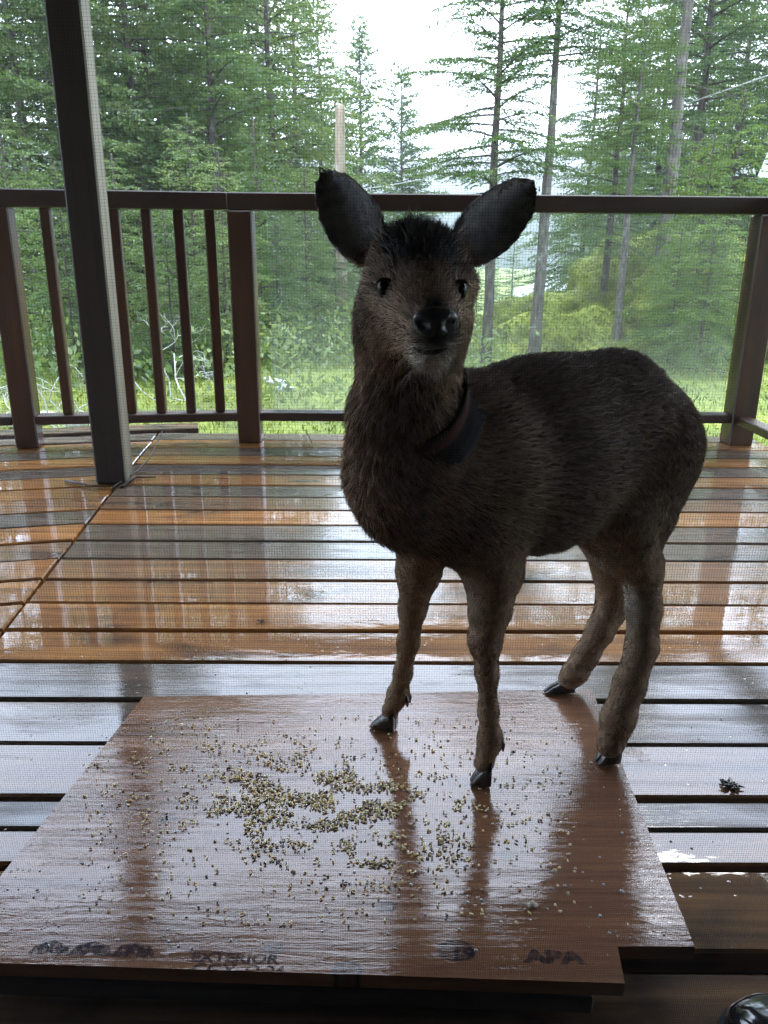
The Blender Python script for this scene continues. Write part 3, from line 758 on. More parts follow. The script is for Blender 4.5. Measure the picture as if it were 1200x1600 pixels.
# fur: tapered curved hairs rooted on the hide
def fur(count):
    A, B, C_, D_ = (DV[DQ[:, i]] for i in range(4))
    area = .5 * np.linalg.norm(np.cross(C_ - A, D_ - B), axis=1)
    lf = Dl[DQ[:, 0]]
    w = area / (lf ** .55); q = RNG.choice(len(DQ), count, p=w / w.sum()); u, v = RNG.random((2, count))
    wt = np.stack([(1 - u) * (1 - v), u * (1 - v), u * v, (1 - u) * v], 1)[..., None]
    def samp(X): return (X[DQ[q]] * (wt if X.ndim == 2 else wt[..., 0])).sum(1)
    P, Nn, Dr, L, C = samp(DV), samp(DN), samp(Dd), samp(Dl), samp(Dc)
    # none on the nose pad or eyes
    keep = (np.linalg.norm((P - NOSE) * [1, .7, 1.1], axis=1) > .019)
    for e_ in EYES: keep &= np.linalg.norm(P - e_, axis=1) > .0118
    for e in EARS:
        t_ = ((P - e[0]) @ e[1]) / e[2]; keep &= ~((t_ > .80) & (t_ < 1.2) & (sd_ear(P, e) < .01))
    keep &= P[:, 2] > ply_z(P[:, 1]) + .028
    P, Nn, Dr, L, C = (X[keep] for X in (P, Nn, Dr, L, C)); n = len(P)
    clump = np.stack([fbm(P * 80 + s, 2) for s in (0, 9, 21)], 1) * .20
    T = Dr - Nn * (Dr * Nn).sum(1, keepdims=True); T /= np.linalg.norm(T, axis=1, keepdims=True) + 1e-9
    lift = RNG.uniform(.22, .55, (n, 1))
    d0 = T + Nn * lift * 1.5 + RNG.normal(0, .16, (n, 3)) + clump; d0 /= np.linalg.norm(d0, axis=1, keepdims=True)
    d1 = T + Nn * lift * .7 + RNG.normal(0, .16, (n, 3)) + clump + np.array([0, 0, -.12]); d1 /= np.linalg.norm(d1, axis=1, keepdims=True)
    L = L * RNG.uniform(.55, 1.25, n); wd = np.clip(.00042 + L * .016, .0004, .00075)
    side = np.cross(d0, RNG.normal(0, 1, (n, 3))); side /= np.linalg.norm(side, axis=1, keepdims=True)
    r0 = P - Nn * .001; m_ = r0 + d0 * (L * .5)[:, None]; t_ = m_ + d1 * (L * .55)[:, None]
    s = side * wd[:, None] * .5
    V = np.stack([r0 - s, r0 + s, m_ + s * .8, m_ - s * .8, t_], 1).reshape(-1, 3)
    b = np.arange(n)[:, None] * 5; loops = np.concatenate([b + [0, 1, 2, 3], b + [3, 2, 4]], 1).ravel()
    starts = (np.arange(n)[:, None] * 7 + [0, 4]).ravel(); tot = np.tile([4, 3], n)
    me = mesh_np('fur', V, loops, starts, tot, True)
    Cv = C * RNG.uniform(.72, 1.25, (n, 1)); tipc = np.array([1.25, 1.2, 1.12])
    CC = np.stack([Cv * .85, Cv * .85, Cv, Cv, Cv * tipc], 1).reshape(-1, 3)
    add_color(me, 'coat', CC)
    nv = np.repeat(Nn, 5, axis=0) + np.repeat(RNG.normal(0, .28, (n, 3)), 5, axis=0); nv /= np.linalg.norm(nv, axis=1, keepdims=True)
    me.normals_split_custom_set_from_vertices(nv.astype(np.float32))
    return me
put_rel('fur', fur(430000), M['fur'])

def uvs(name, c, r, n=24, m=14, fn=None, axes=None):
    c = np.asarray(c, float); A = np.eye(3) if axes is None else np.asarray(axes)
    th = np.linspace(0, 2 * np.pi, n, endpoint=False); ph = np.linspace(-np.pi / 2, np.pi / 2, m)
    U = np.stack([np.cos(ph)[:, None] * np.cos(th), np.cos(ph)[:, None] * np.sin(th), np.sin(ph)[:, None] + 0 * th], -1).reshape(-1, 3)
    L = U * r
    if fn is not None: L = fn(U, L)
    V = c + L @ A
    i, k = np.meshgrid(np.arange(m - 1), np.arange(n), indexing='ij'); k2 = (k + 1) % n
    return mesh_quads(name, V, np.stack([i * n + k, i * n + k2, (i + 1) * n + k2, (i + 1) * n + k], -1).reshape(-1, 4), True)
def grad(p):
    e = .002; g_ = np.array([float(deer_sdf((p + np.eye(3)[i] * e)[None])[0] - deer_sdf((p - np.eye(3)[i] * e)[None])[0]) for i in range(3)]); return g_ / np.linalg.norm(g_)
for i, e_ in enumerate(EYES):
    g_ = grad(e_); g_ = g_ * .6 + np.array([0, -.4, 0])
    put_rel('eye', uvs('eye', e_ - g_ * .0070, .0118), M['eye'])
    # lid rim above the eye
    pts = []
    for a in np.linspace(-1.2, 1.2, 9):
        o_ = np.array([math.sin(a) * .0118, -.001 - .004 * math.cos(a), math.cos(a) * .0100]); pts.append(e_ + np.array([0, .001, 0]) + o_ * [1, 1, .95])
    MBx = MB().tube(pts, [.0006, .0011, .0015, .0017, .0018, .0017, .0015, .0011, .0006], 6)
    put_rel('eyelid', MBx.mesh('eyelid', True), M['black_wet'])
# nose pad with nostrils
fw = NOSE - MZ; fw /= np.linalg.norm(fw); rt = np.cross(fw, [0, 0, 1.]); rt /= np.linalg.norm(rt); upn = np.cross(rt, fw)
if rt[0] < 0: rt = -rt; upn = np.cross(fw, rt)
if upn[2] < 0: upn = -upn
def nosefn(U, L):
    L = L.copy(); x, y, z = U[:, 0], U[:, 1], U[:, 2]
    L[:, 0] *= 1 + .28 * np.clip(z, -1, 1)                       # broader on top
    for s in (-1, 1):
        d_ = np.sqrt(((x - s * .62) / .34) ** 2 + ((z - .10) / .30) ** 2)
        L[:, 1] -= np.where(y > 0, .0085 * np.exp(-d_ ** 2), 0)
        rimm = np.exp(-((d_ - 1.3) / .4) ** 2) * (z > .1); L[:, 1] += np.where(y > 0, .0006 * rimm, 0)
    L[:, 1] -= np.where(y > 0, .003 * np.exp(-(x / .10) ** 2) * (z < .2), 0)    # groove
    return L
put_rel('nose', uvs('nose', NOSE - fw * .009 + upn * .001, np.array([.0215, .0135, .0175]), 48, 32, nosefn, np.stack([rt, fw, upn])), M['black_wet'])
# mouth line below the nose
mp_ = []
for a in np.linspace(-1, 1, 11):
    p = hit(672 + a * 27, 551 - 7 * abs(a) ** 2); mp_.append(p + np.array([0, -.0005, 0]))
put_rel('mouth', MB().tube(mp_, [.0008, .0014, .002, .0026, .003, .0032, .003, .0026, .002, .0014, .0008], 6).mesh('mouth', True), M['mouth'])
# white patches of the upper lip are in the coat; whiskers
WKM = mat_plain('pale_whisker', (.5, .46, .42), .5)
for i in range(16):
    wk = MB()
    s = -1 if i % 2 else 1; p = hit(682 + s * random.uniform(14, 32), random.uniform(535, 570))
    d_ = np.array([s * random.uniform(.5, 1.1), -.5 + random.uniform(-.3, .3), random.uniform(-1.2, .1)]); L = random.uniform(.014, .030)
    wk.tube([p, p + d_ * L * .5, p + d_ * L + np.array([0, 0, -.004])], [.00028, .0002, .0001], 4); put_rel('whisker', wk.mesh('whisker'), WKM)

# hooves: two pointed claws and dewclaws each
def hoof(pts, tip_px, yy, spread=.010, big=1.):
    an = pts[-1]; z0 = None
    tp = ply_pt(*tip_px) if tip_px[0] < 1000 else on_z(*tip_px)
    d_ = tp - an; d_[2] = 0; L = np.linalg.norm(d_); d_ = d_ / (L + 1e-9); sd_ = np.array([-d_[1], d_[0], 0])
    for s in (-1, 1):
        base = an + sd_ * s * spread * .75; toe = tp + sd_ * s * spread * .45; zg = ply_z(toe[1]) + .0015
        heel = base - d_ * .010; zh = ply_z(heel[1]) + .002
        # cross sections from heel to toe: (pos, half width, z bottom, z top)
        V = []
        ts = (0, .25, .5, .75, 1.)
        for t in ts:
            c = heel + (toe - heel) * t; w = .0105 * big * (1 - .75 * t ** 2.2); zt = (an[2] + .010) * (1 - t) ** .8 + (zg + .004) * (1 - (1 - t) ** .8); zb = zg + (zh - zg) * (1 - t)
            for k in range(10):
                a = 2 * math.pi * k / 10; V.append((c[0] + sd_[0] * w * math.cos(a), c[1] + sd_[1] * w * math.cos(a), (zb + zt) / 2 + (zt - zb) / 2 * np.sign(math.sin(a)) * abs(math.sin(a)) ** .7))
        fs = []
        for i in range(4):
            for k in range(10): fs.append((i * 10 + k, i * 10 + (k + 1) % 10, (i + 1) * 10 + (k + 1) % 10, (i + 1) * 10 + k))
        fs += [tuple(range(10))[::-1], tuple(40 + k for k in range(10))]
        put_rel('hoof', MB().add(V, fs).mesh('hoof', True), M['horn'])
        # dewclaw
        dc = pts[-2] - d_ * .014 + sd_ * s * .007 + np.array([0, 0, -.004])
        put_rel('dewclaw', MB().tube([dc + np.array([0, 0, .008]), dc - d_ * .004, dc - d_ * .005 + np.array([0, 0, -.012])], [.0045, .0042, .0012], 6).mesh('dewclaw', True), M['horn'])
hoof(FR, (735, 1225), 0, .011); hoof(FL, (579, 1136), 0, .009, .9); hoof(HR, (932, 1194), 0, .012, 1.1); hoof(HL, (851, 1084), 0, .009, .95)
# striped band round the base of the neck, hugging the coat
def mat_neck_band():
    g = N('striped_band'); u = g.new('Attribute', attribute_name='band').outputs['Fac']
    c = g.ramp(u, [(.0, (.016, .010, .009)), (.2, (.060, .026, .022)), (.32, (.070, .030, .026)), (.40, (.014, .010, .010)), (.66, (.014, .011, .011)), (.73, (.024, .023, .025)), (.95, (.028, .027, .030))])
    g.bsdf(Base_Color=c, Roughness=.9, Specular_IOR_Level=.05, Normal=g.bump(g.noise(g.coord(), 400., 2), .3, .001)); return g.m
cc = Wp(660, 640, 1.004); cn = (N3 - N1); cn = cn / np.linalg.norm(cn); cn = cn + np.array([-.30, -.42, .0]); cn /= np.linalg.norm(cn)
c1 = np.cross(cn, [0, 1., 0]); c1 /= np.linalg.norm(c1); c2 = np.cross(cn, c1)
nt, nw, CW = 96, 9, .044
an = np.linspace(0, 2 * np.pi, nt, endpoint=False); dirs = np.cos(an)[:, None] * c1 + np.sin(an)[:, None] * c2
jj = np.arange(nw) / (nw - 1); oo = cc + cn * ((.5 - jj) * CW)[:, None]; bd = list(np.tile(jj, nt))
lo_ = np.zeros((nt, nw)); hi_ = np.full((nt, nw), .14)
NB = [b for b in BONES if b[5] in ('neck', 'head')]
for _ in range(16):
    mid = (lo_ + hi_) / 2; PP = oo[None] + dirs[:, None] * mid[..., None]; D_ = None
    for b in NB: d_ = sd_bone(PP, b); D_ = d_ if D_ is None else smin(D_, d_, b[4])
    ins = D_ < .008; lo_ = np.where(ins, mid, lo_); hi_ = np.where(ins, hi_, mid)
R_ = np.minimum(lo_, .090)
for _ in range(8): R_ = (np.roll(R_, 1, 0) + R_ * 2 + np.roll(R_, -1, 0)) / 4
R_ = R_ - .022 * np.clip(.5 - dirs @ np.array([.96, .05, -.2]), 0, 1)[:, None]     # sinks into the coat on the far side
V2 = []
for lay, off in ((0, .0025), (1, -.0015)):
    for i in range(nt):
        a = 2 * math.pi * i / nt; d_ = c1 * math.cos(a) + c2 * math.sin(a)
        for j in range(nw): V2.append(cc + cn * (.5 - j / (nw - 1)) * CW + d_ * (R_[i, j] + off))
fs = []
for i in range(nt):
    i2 = (i + 1) % nt
    for j in range(nw - 1):
        a, b, c, d_ = i * nw + j, i2 * nw + j, i2 * nw + j + 1, i * nw + j + 1; o_ = nt * nw
        fs += [(a, b, c, d_), (o_ + d_, o_ + c, o_ + b, o_ + a)]
    for j in (0, nw - 1):
        a, b = i * nw + j, i2 * nw + j; o_ = nt * nw; fs.append((a, b, o_ + b, o_ + a) if j else (b, a, o_ + a, o_ + b))
cme = MB().add(V2, fs).mesh('neck_band', True)
at = cme.attributes.new('band', 'FLOAT', 'POINT'); at.data.foreach_set('value', np.array(bd + bd, np.float32))
put_rel('neck_band', cme, mat_neck_band())['label'] = 'dark striped band round the base of the neck'

# ------------------------------------------------------------------ trees
def leaf_quads(O, Dv, L, Wd, rng):
    """pointed leaf faces: origin, direction, length, width -> vertices (n,4,3)"""
    n = len(O); s = np.cross(Dv, rng.normal(0, 1, (n, 3))); s /= np.linalg.norm(s, axis=1, keepdims=True) + 1e-9
    L = L[:, None]; Wd = Wd[:, None]
    return np.stack([O, O + Dv * L * .45 + s * Wd * .5, O + Dv * L, O + Dv * L * .45 - s * Wd * .5], 1)
def branch_proto(L, rng, el=.060, ew=.024, rise=.10, droop=.22, gap=.075, tw=.40, flat=.5, hang=.2):
    O = []; D = []; T = []
    def ax_(t): return np.array([L * t, 0, L * (rise * t - droop * t * t)])
    t = .10 + rng.random() * .05
    while t < 1.:
        tl = min(tw * L * (1 - t) ** .7 * rng.uniform(.5, 1.15) + .07, .75)
        for s in (-1, 1):
            if rng.random() < .12: continue
            a = math.radians(rng.uniform(42, 72)); d = np.array([math.cos(a), s * math.sin(a), rng.normal(-.05, .12)]); d /= np.linalg.norm(d)
            m = max(2, int(tl / (el * .55)))
            ss = (np.arange(m) + rng.random(m)) / m * tl
            o = ax_(t) + ss[:, None] * d + np.stack([0 * ss, 0 * ss, -hang * ss * ss / max(tl, .2)], 1)
            dd = d + rng.normal(0, .55, (m, 3)) * [1, 1, flat]; dd[:, 2] -= hang * .6
            O.append(o); D.append(dd); T.append(np.full(m, .25 + .75 * rng.random()) * np.linspace(.7, 1, m))
        t += gap / L * rng.uniform(.6, 1.4)
    m = int(L / .03); tt = rng.random(m) ** .7; o = np.stack([ax_(q) for q in tt]); O.append(o); D.append(rng.normal(0, 1, (m, 3)) + [1., 0, 0]); T.append(rng.uniform(.2, .8, m))
    O = np.concatenate(O); D = np.concatenate(D); D /= np.linalg.norm(D, axis=1, keepdims=True); T = np.concatenate(T)
    V = leaf_quads(O, D, el * rng.uniform(.6, 1.3, len(O)), ew * rng.uniform(.7, 1.3, len(O)), rng)
    stem = np.stack([ax_(q) for q in np.linspace(0, .9, 5)])
    return V, T, stem
def conifer(seed, H, r0, c0, spread, nb, bottom=.75, conic=1.0, bare=0, **kw):
    """-> (trunk mesh, crown mesh); base at origin"""
    rng = np.random.default_rng(seed); protos = {}
    for Lp in (.35, .7, 1.2, 1.8, 2.5, 3.2):
        if Lp < spread * 1.3: protos[Lp] = [branch_proto(Lp, rng, **kw) for _ in range(3)]
    keys = np.array(sorted(protos)); VV = []; TT = []; tr = MB()
    zs = np.linspace(0, H, 14); lean = np.cumsum(rng.normal(0, .02, (14, 2)), 0) * (H / 12)
    def cx(z): return np.array([np.interp(z, zs, lean[:, 0]), np.interp(z, zs, lean[:, 1])])
    pts = [(*cx(z), z - (.6 if z == 0 else 0)) for z in zs]; rad = [max(r0 * (1 - z / H) ** .8, .012) * (1.25 if z == 0 else 1) for z in zs]
    tr.tube(pts, rad, 10)
    az = rng.random() * 7
    for i in range(nb):
        f = (i + rng.random()) / nb; z = H * (c0 + (.985 - c0) * f); g = (z / H - c0) / (1 - c0)
        Lb = spread * ((1 - g) ** conic) * (bottom + (1 - bottom) * min(1, g * 5)) * rng.uniform(.6, 1.12) + .12
        az += 2.4 + rng.normal(0, .5)
        k = keys[np.argmin(np.abs(keys - Lb))]; V, T, st = protos[k][rng.integers(3)]; sc = Lb / k
        el = math.radians(rng.uniform(-14, 10) + 26 * g); c, s, ce, se = math.cos(az), math.sin(az), math.cos(el), math.sin(el); ro = rng.normal(0, .25)
        Rr = np.array([[1, 0, 0], [0, math.cos(ro), -math.sin(ro)], [0, math.sin(ro), math.cos(ro)]])
        Re = np.array([[ce, 0, -se], [0, 1, 0], [se, 0, ce]]); Rz = np.array([[c, -s, 0], [s, c, 0], [0, 0, 1]])
        A = (Rz @ Re @ Rr) * sc; base = np.array([*cx(z), z])
        VV.append(V @ A.T + base); TT.append(T * rng.uniform(.55, 1.1))
        sp_ = st @ A.T + base; tr.tube(sp_, np.linspace(.006 + .010 * Lb, .003, 5), 4, False)
    for i in range(bare):                                            # dead limbs below the crown
        z = H * c0 * rng.uniform(.25, 1.); az = rng.random() * 6.28; L = rng.uniform(.4, 1.5); b = np.array([*cx(z), z]); d = np.array([math.cos(az), math.sin(az), rng.uniform(-.35, .1)])
        tr.tube([b, b + d * L * .5 + [0, 0, -.03], b + d * L + [0, 0, -.12 * L]], [.014, .009, .004], 4, False)
    V = np.concatenate(VV).reshape(-1, 3); n = len(V) // 4
    me = mesh_quads('crown', V, np.arange(n * 4).reshape(-1, 4))
    at = me.attributes.new('tint', 'FLOAT', 'POINT'); at.data.foreach_set('value', np.repeat(np.concatenate(TT), 4).astype(np.float32))
    return tr.mesh('trunk', True), me
P_full = [conifer(11 + i, 8.6, .095, .02, 2.45, 115, .85, .62, 9, el=.072, ew=.036, gap=.064, hang=.38, rise=.06, droop=.28) for i in range(3)]
P_young = [conifer(31 + i, 10.2, .10, .06, (2.1, 2.9)[i], 150, .9, .75, 2, el=.12, ew=.055, gap=.075, rise=.16, droop=.18) for i in range(2)]
P_high = [conifer(51 + i, 12., .15, c, 2.9, 80, .9, .55, 12, el=.075, ew=.034, gap=.065, rise=.10, droop=.20) for i, c in enumerate((.36, .44, .28))]
P_sap = [conifer(71 + i, 3.3, .03, .04, 1.15, 80, .9, .8, 2, el=.042, ew=.019, gap=.045, hang=.4, rise=.05, droop=.3) for i in range(2)]
P_far = [conifer(81 + i, 11., .12, .04, 2.4, 90, .85, .9, 0, el=.13, ew=.060, gap=.13) for i in range(2)]
def top_scale(Y, deg, H): return (.8 + .34 + .055 * max(Y - 8, 0) + math.tan(math.radians(deg)) * Y) / H
USED = {}
def tree(name, proto, px_, Y, label, leaf, bark, sc=1., group=None, rz=None, lean=0., z=None):
    X = (px_ - 600) / 1316 * Y; zz = float(ground_h(X, Y)) - .03 if z is None else z
    t = empty(name, (X, Y, zz), random.random() * 6.28 if rz is None else rz); t.scale = (sc, sc, sc); t.rotation_euler.x = lean
    tag(t, label, 'tree', group)
    for nm, me, mt in (('trunk', proto[0], bark), ('crown', proto[1], leaf)):
        key = (me.name, mt.name)
        if key not in USED:
            m2 = me if not me.materials else me.copy()
            if m2 is not me: m2.materials.clear()
            m2.materials.append(mt); USED[key] = m2
        o = bpy.data.objects.new(nm, USED[key]); COL.objects.link(o); o.parent = t
        if nm == 'crown': o['kind'] = 'stuff'
    return t
GL = 'firs crowding behind the slatted railing'
LAB = 'dense lichen-hung fir in the thicket behind the slatted railing'
for px_, Y, i, el in ((-60, 11.5, 0, 24), (40, 14.5, 1, 25), (145, 12.5, 2, 24), (240, 15.5, 0, 26), (335, 13.5, 1, 24), (425, 17, 2, 24), (95, 19, 2, 26), (195, 20, 1, 27), (300, 21, 2, 26), (468, 21, 0, 19), (385, 23, 1, 25), (-180, 15, 1, 25), (350, 18.5, 0, 25), (500, 25, 2, 15.5), (-320, 13, 2, 24)):
    tree('fir_tree', P_full[i], px_, Y, LAB, M['fir_pale'] if i != 1 else M['fir'], M['bark_dark'], top_scale(Y, el, 8.6), GL)
tree('fir_tree', P_high[0], 222, 13.8, 'straight dark fir trunk rising above the slats beside the porch post', M['fir'], M['bark_dark'], top_scale(13.8, 27, 12))
tree('fir_tree', P_high[1], 52, 13.2, 'pale grey fir trunk beyond the slats left of the porch post', M['fir_pale'], M['bark'], top_scale(13.2, 26, 12))
tree('young_fir_tree', P_young[0], 562, 31, 'narrow young fir with its pointed tip against the sky beside the snag', M['fir'], M['bark_dark'], 1.0, z=-1.75)
tree('young_fir_tree', P_young[1], 626, 36, 'broader young fir whose tip shows just above the deer\'s head', M['fir'], M['bark_dark'], .98, z=-1.95)
P_bare = conifer(61, 12., .17, .60, 2.6, 50, .95, .5, 14, el=.085, ew=.036, gap=.07, rise=.12, droop=.2)
tree('tall_fir_tree', P_high[0], 763, 9.6, 'slim fir with layered boughs over a bare lower trunk behind the glass', M['fir'], M['bark_dark'], .44, rz=1.2)
tree('tall_fir_tree', P_bare, 842, 10.2, 'clean grey fir trunk rising just past the deer\'s ear tip', M['fir'], M['bark'], .46, rz=4.)
tree('tall_fir_tree', P_high[2], 945, 11.8, 'slim dark fir trunk behind the mossy outcrop', M['fir'], M['bark_dark'], .42)
tree('tall_fir_tree', P_bare, 974, 10.4, 'thin fir trunk standing in front of the mossy outcrop', M['fir_pale'], M['bark'], .34)
tree('tall_fir_tree', P_bare, 1032, 11.6, 'thickest pale grey fir trunk, standing on the mossy outcrop', M['fir'], M['bark'], .66, rz=2.2, z=-.4)
tree('tall_fir_tree', P_high[1], 1062, 15.5, 'dark fir trunk close behind the thickest pale trunk', M['fir'], M['bark_dark'], top_scale(15.5, 25, 12))
GR = 'firs behind the outcrop by the corner post'
for px_, Y, i, sc in ((1120, 23, 0, 22), (1165, 25, 1, 22), (1010, 28, 2, 21), (905, 32, 0, 15), (1350, 17, 2, 24), (1450, 14, 1, 25), (1270, 26, 0, 25), (1070, 26, 1, 22), (960, 36, 1, 15), (1345, 13.5, 1, 20)):
    tree('fir_tree', P_full[i], px_, Y, 'bushy green fir filling the gap behind the corner post', M['fir'], M['bark_dark'], top_scale(Y, sc, 8.6), GR)
GF = 'small firs down the slope beyond the glass'
for px_, Y, i, sc in ((705, 75, 0, .42), (735, 66, 1, .4), (765, 62, 0, .45), (800, 58, 1, .5), (880, 72, 1, .7), (925, 55, 0, .62), (965, 48, 1, .6), (1005, 44, 0, .6), (670, 80, 1, .4), (640, 70, 0, .4), (590, 60, 1, .48), (540, 55, 0, .55), (500, 50, 1, .6), (455, 46, 0, .6), (770, 42, 0, .30), (745, 30, 1, .22), (720, 38, 1, .26), (575, 40, 0, .32), (610, 46, 1, .3)):
    tree('small_fir_tree', P_far[i], px_, Y, 'small misty fir on the slope far beyond the glass panel', M['fir'], M['bark_dark'], sc, GF)
GS = 'saplings by the outcrop'
for px_, Y, i, sc in ((1090, 8.6, 0, .68), (1128, 9.2, 1, .85), (1300, 9., 0, .9), (1075, 10.4, 1, .8), (1110, 7.6, 1, .5), (1060, 8.2, 0, .42)):
    tree('cedar_sapling', P_sap[i], px_, Y, 'low bright green sapling spreading over the moss near the corner post', M['cedar'], M['bark_dark'], sc, GS)
GU = 'saplings under the firs'
for px_, Y, i, sc in ((95, 7.2, 0, .55), (185, 8.0, 1, .6), (255, 7.4, 0, .5), (345, 8.2, 1, .62), (430, 9.2, 0, .6), (475, 10.5, 1, .7), (20, 8., 1, .7), (300, 9.5, 1, .8), (400, 10.5, 0, .85), (520, 12.5, 0, .7), (560, 15, 1, .7)):
    tree('hemlock_sapling', P_sap[i], px_, Y, 'shady green sapling in the undergrowth seen between the slats', M['fir_pale'] if i else M['fir'], M['bark_dark'], sc, GU)

# broken snag
sx, sy = (531 - 600) / 1316 * 12.5, 12.5
sg = tag(empty('snag', (sx, sy, float(ground_h(sx, sy)))), 'bleached broken-topped dead trunk standing before the young fir', 'dead tree')
tp = on_y(524, 157, 12.5)[2] - float(ground_h(sx, sy))
MB().tube([(0, 0, -.3), (-.01, 0, tp * .4), (-.02, 0, tp * .8), (-.01, 0, tp - .12), (.012, 0, tp - .05)], [.095, .085, .075, .068, .045], 12).build('trunk', M['snag'], sg, True)
MB().add([(-.06, -.02, tp - .13), (.01, -.05, tp - .12), (-.02, .04, tp - .12), (-.045, 0, tp + .02)], [(0, 1, 3), (1, 2, 3), (2, 0, 3), (2, 1, 0)]).build('splinter', M['snag'], sg)

# bare shrub with pale twigs, behind the slats
def bare_shrub(base, seed, h, n0, label, lean=(0, 0)):
    rng = np.random.default_rng(seed); mb = MB()
    def grow(p, d, L, r, dep):
        pts = [p]; 
        for i in range(4):
            d = d + rng.normal(0, .30, 3); d /= np.linalg.norm(d); p = p + d * L / 4; pts.append(p)
        mb.tube(pts, np.linspace(r, r * .55, 5), 5, False)
        if dep:
            for _ in range(rng.integers(2, 4)):
                q = pts[rng.integers(2, 5)]; dd = d + rng.normal(0, .75, 3); grow(q, dd / np.linalg.norm(dd), L * rng.uniform(.5, .75), r * .55, dep - 1)
    for _ in range(n0):
        d = np.array([rng.normal(lean[0], .5), rng.normal(lean[1], .4), 1.]); grow(np.zeros(3), d / np.linalg.norm(d), h, .008, 4)
    o = mb.build('bare_shrub', M['lichen_twig']); o.location = base
    return tag(o, label, 'shrub')
bare_shrub((-2.05, 5.0, float(ground_h(-2.05, 5.0))), 5, .34, 4, 'leafless pale twiggy shrub seen between the slats beside the porch post')
bare_shrub((-1.55, 6.2, float(ground_h(-1.55, 6.2))), 8, .5, 3, 'tall leafless grey shrub behind the middle slats')

# ------------------------------------------------------------------ mossy outcrop, stones, ground cover
def blob(name, c, r, seed, amp, sub, mat, freq=1.3):
    bm = bmesh.new(); bmesh.ops.create_icosphere(bm, subdivisions=sub, radius=1)
    V = np.array([v.co[:] for v in bm.verts]); n = fbm(V * freq + seed, 5); led = np.abs(fbm(V * freq * 1.7 + seed + 9, 3))
    V = V * (1 + amp * n - amp * .5 * led)[:, None] * np.array(r)
    for v, q in zip(bm.verts, V): v.co = q
    me = bpy.data.meshes.new(name); bm.to_mesh(me); bm.free(); me.polygons.foreach_set('use_smooth', [True] * len(me.polygons))
    o = put(name, me, mat); o.location = c; return o
oc = blob('rock_outcrop', (4.25, 12.4, -.80), (2.4, 2.2, 1.50), 2.2, .34, 6, M['rock'], 1.8)
tag(oc, 'big moss-covered rock outcrop on the slope beyond the glass panel', 'rock')
o2 = blob('rock_outcrop', (2.45, 11.0, -1.0), (1.6, 1.2, .85), 6.1, .3, 5, M['rock']); tag(o2, 'lower rounded mossy hump in front of the big outcrop', 'rock')
o3 = blob('rock_outcrop', (5.2, 11.0, -.9), (2.0, 1.8, 1.25), 4.1, .22, 5, M['rock']); tag(o3, 'mossy rock hump beneath the saplings by the corner post', 'rock')
for i, (px_, py_, s) in enumerate(((52, 668, .09), (75, 660, .06), (128, 672, .07), (432, 603, .06), (418, 596, .045), (12, 676, .07), (300, 655, .07), (330, 590, .05), (200, 610, .05), (445, 612, .06))):
    p = on_z(px_, py_, -.36); 
    if p[1] > 12 or p[1] < 3.8: p = p * np.array([1, 1, 1]); p[1] = np.clip(p[1], 4., 9.); p[0] = (px_ - 600) / 1280 * p[1]
    b_ = blob('stone', (p[0], p[1], float(ground_h(p[0], p[1])) + s * .25), (s * 1.4, s, s * .6), 3.3 + i, .3, 3, M['stone'])
    tag(b_, 'pale stone lying in the moss below the slatted railing', 'stone', 'pale stones in the moss')

def tufts(name, P, Nr, hgt, wid, rng, lean=.5):
    n = len(P); d = Nr + rng.normal(0, lean, (n, 3)); d /= np.linalg.norm(d, axis=1, keepdims=True)
    V = leaf_quads(P, d, hgt * rng.uniform(.5, 1.4, n), wid * rng.uniform(.7, 1.3, n), rng).reshape(-1, 3)
    me = mesh_quads(name, V, np.arange(n * 4).reshape(-1, 4))
    at = me.attributes.new('tint', 'FLOAT', 'POINT'); at.data.foreach_set('value', np.repeat(np.clip(.5 + .5 * fbm(P * 1.5, 3) + rng.normal(0, .15, n), 0, 1), 4).astype(np.float32))
    return me
M['moss_leaf'] = mat_leaf('moss_fronds', (.055, .070, .010), (.18, .22, .026), (.38, .41, .065), .3)
rg = np.random.default_rng(5)
def scatter_obj(o, n):
    me = o.data; nv = len(me.polygons); c = np.zeros(nv * 3); me.polygons.foreach_get('center', c); nn = np.zeros(nv * 3); me.polygons.foreach_get('normal', nn); ar = np.zeros(nv); me.polygons.foreach_get('area', ar)
    c = c.reshape(-1, 3); nn = nn.reshape(-1, 3); w = ar * (nn[:, 2] > -.1); q = rg.choice(nv, n, p=w / w.sum())
    return c[q] + rg.normal(0, .012, (n, 3)) + np.array(o.location), nn[q]
Ps, Ns = zip(*[scatter_obj(o, n) for o, n in ((oc, 60000), (o2, 32000), (o3, 28000))]); Ps = np.concatenate(Ps); Ns = np.concatenate(Ns)
Ns = Ns * .6 + np.array([0, 0, -.2])
tag(put('moss_cushion', tufts('moss_cushion', Ps, Ns, .042, .014, rg, .7), M['moss_leaf']), 'shaggy yellow-green moss over the rock outcrop', 'moss', kind='stuff')
n = 30000; yy = 3.72 + 9 * rg.random(n) ** 1.6; xx = rg.uniform(-.75, 1.15, n) * (yy * .55 + 1.2) + .1
Pg = np.stack([xx, yy, ground_h(xx, yy)], 1)
tag(put('moss_lawn', tufts('moss_lawn', Pg, np.tile([0, 0, 1.], (n, 1)), .05, .013, rg, .6), M['moss_leaf']), 'short bright moss and grass just past the deck', 'moss', kind='stuff')
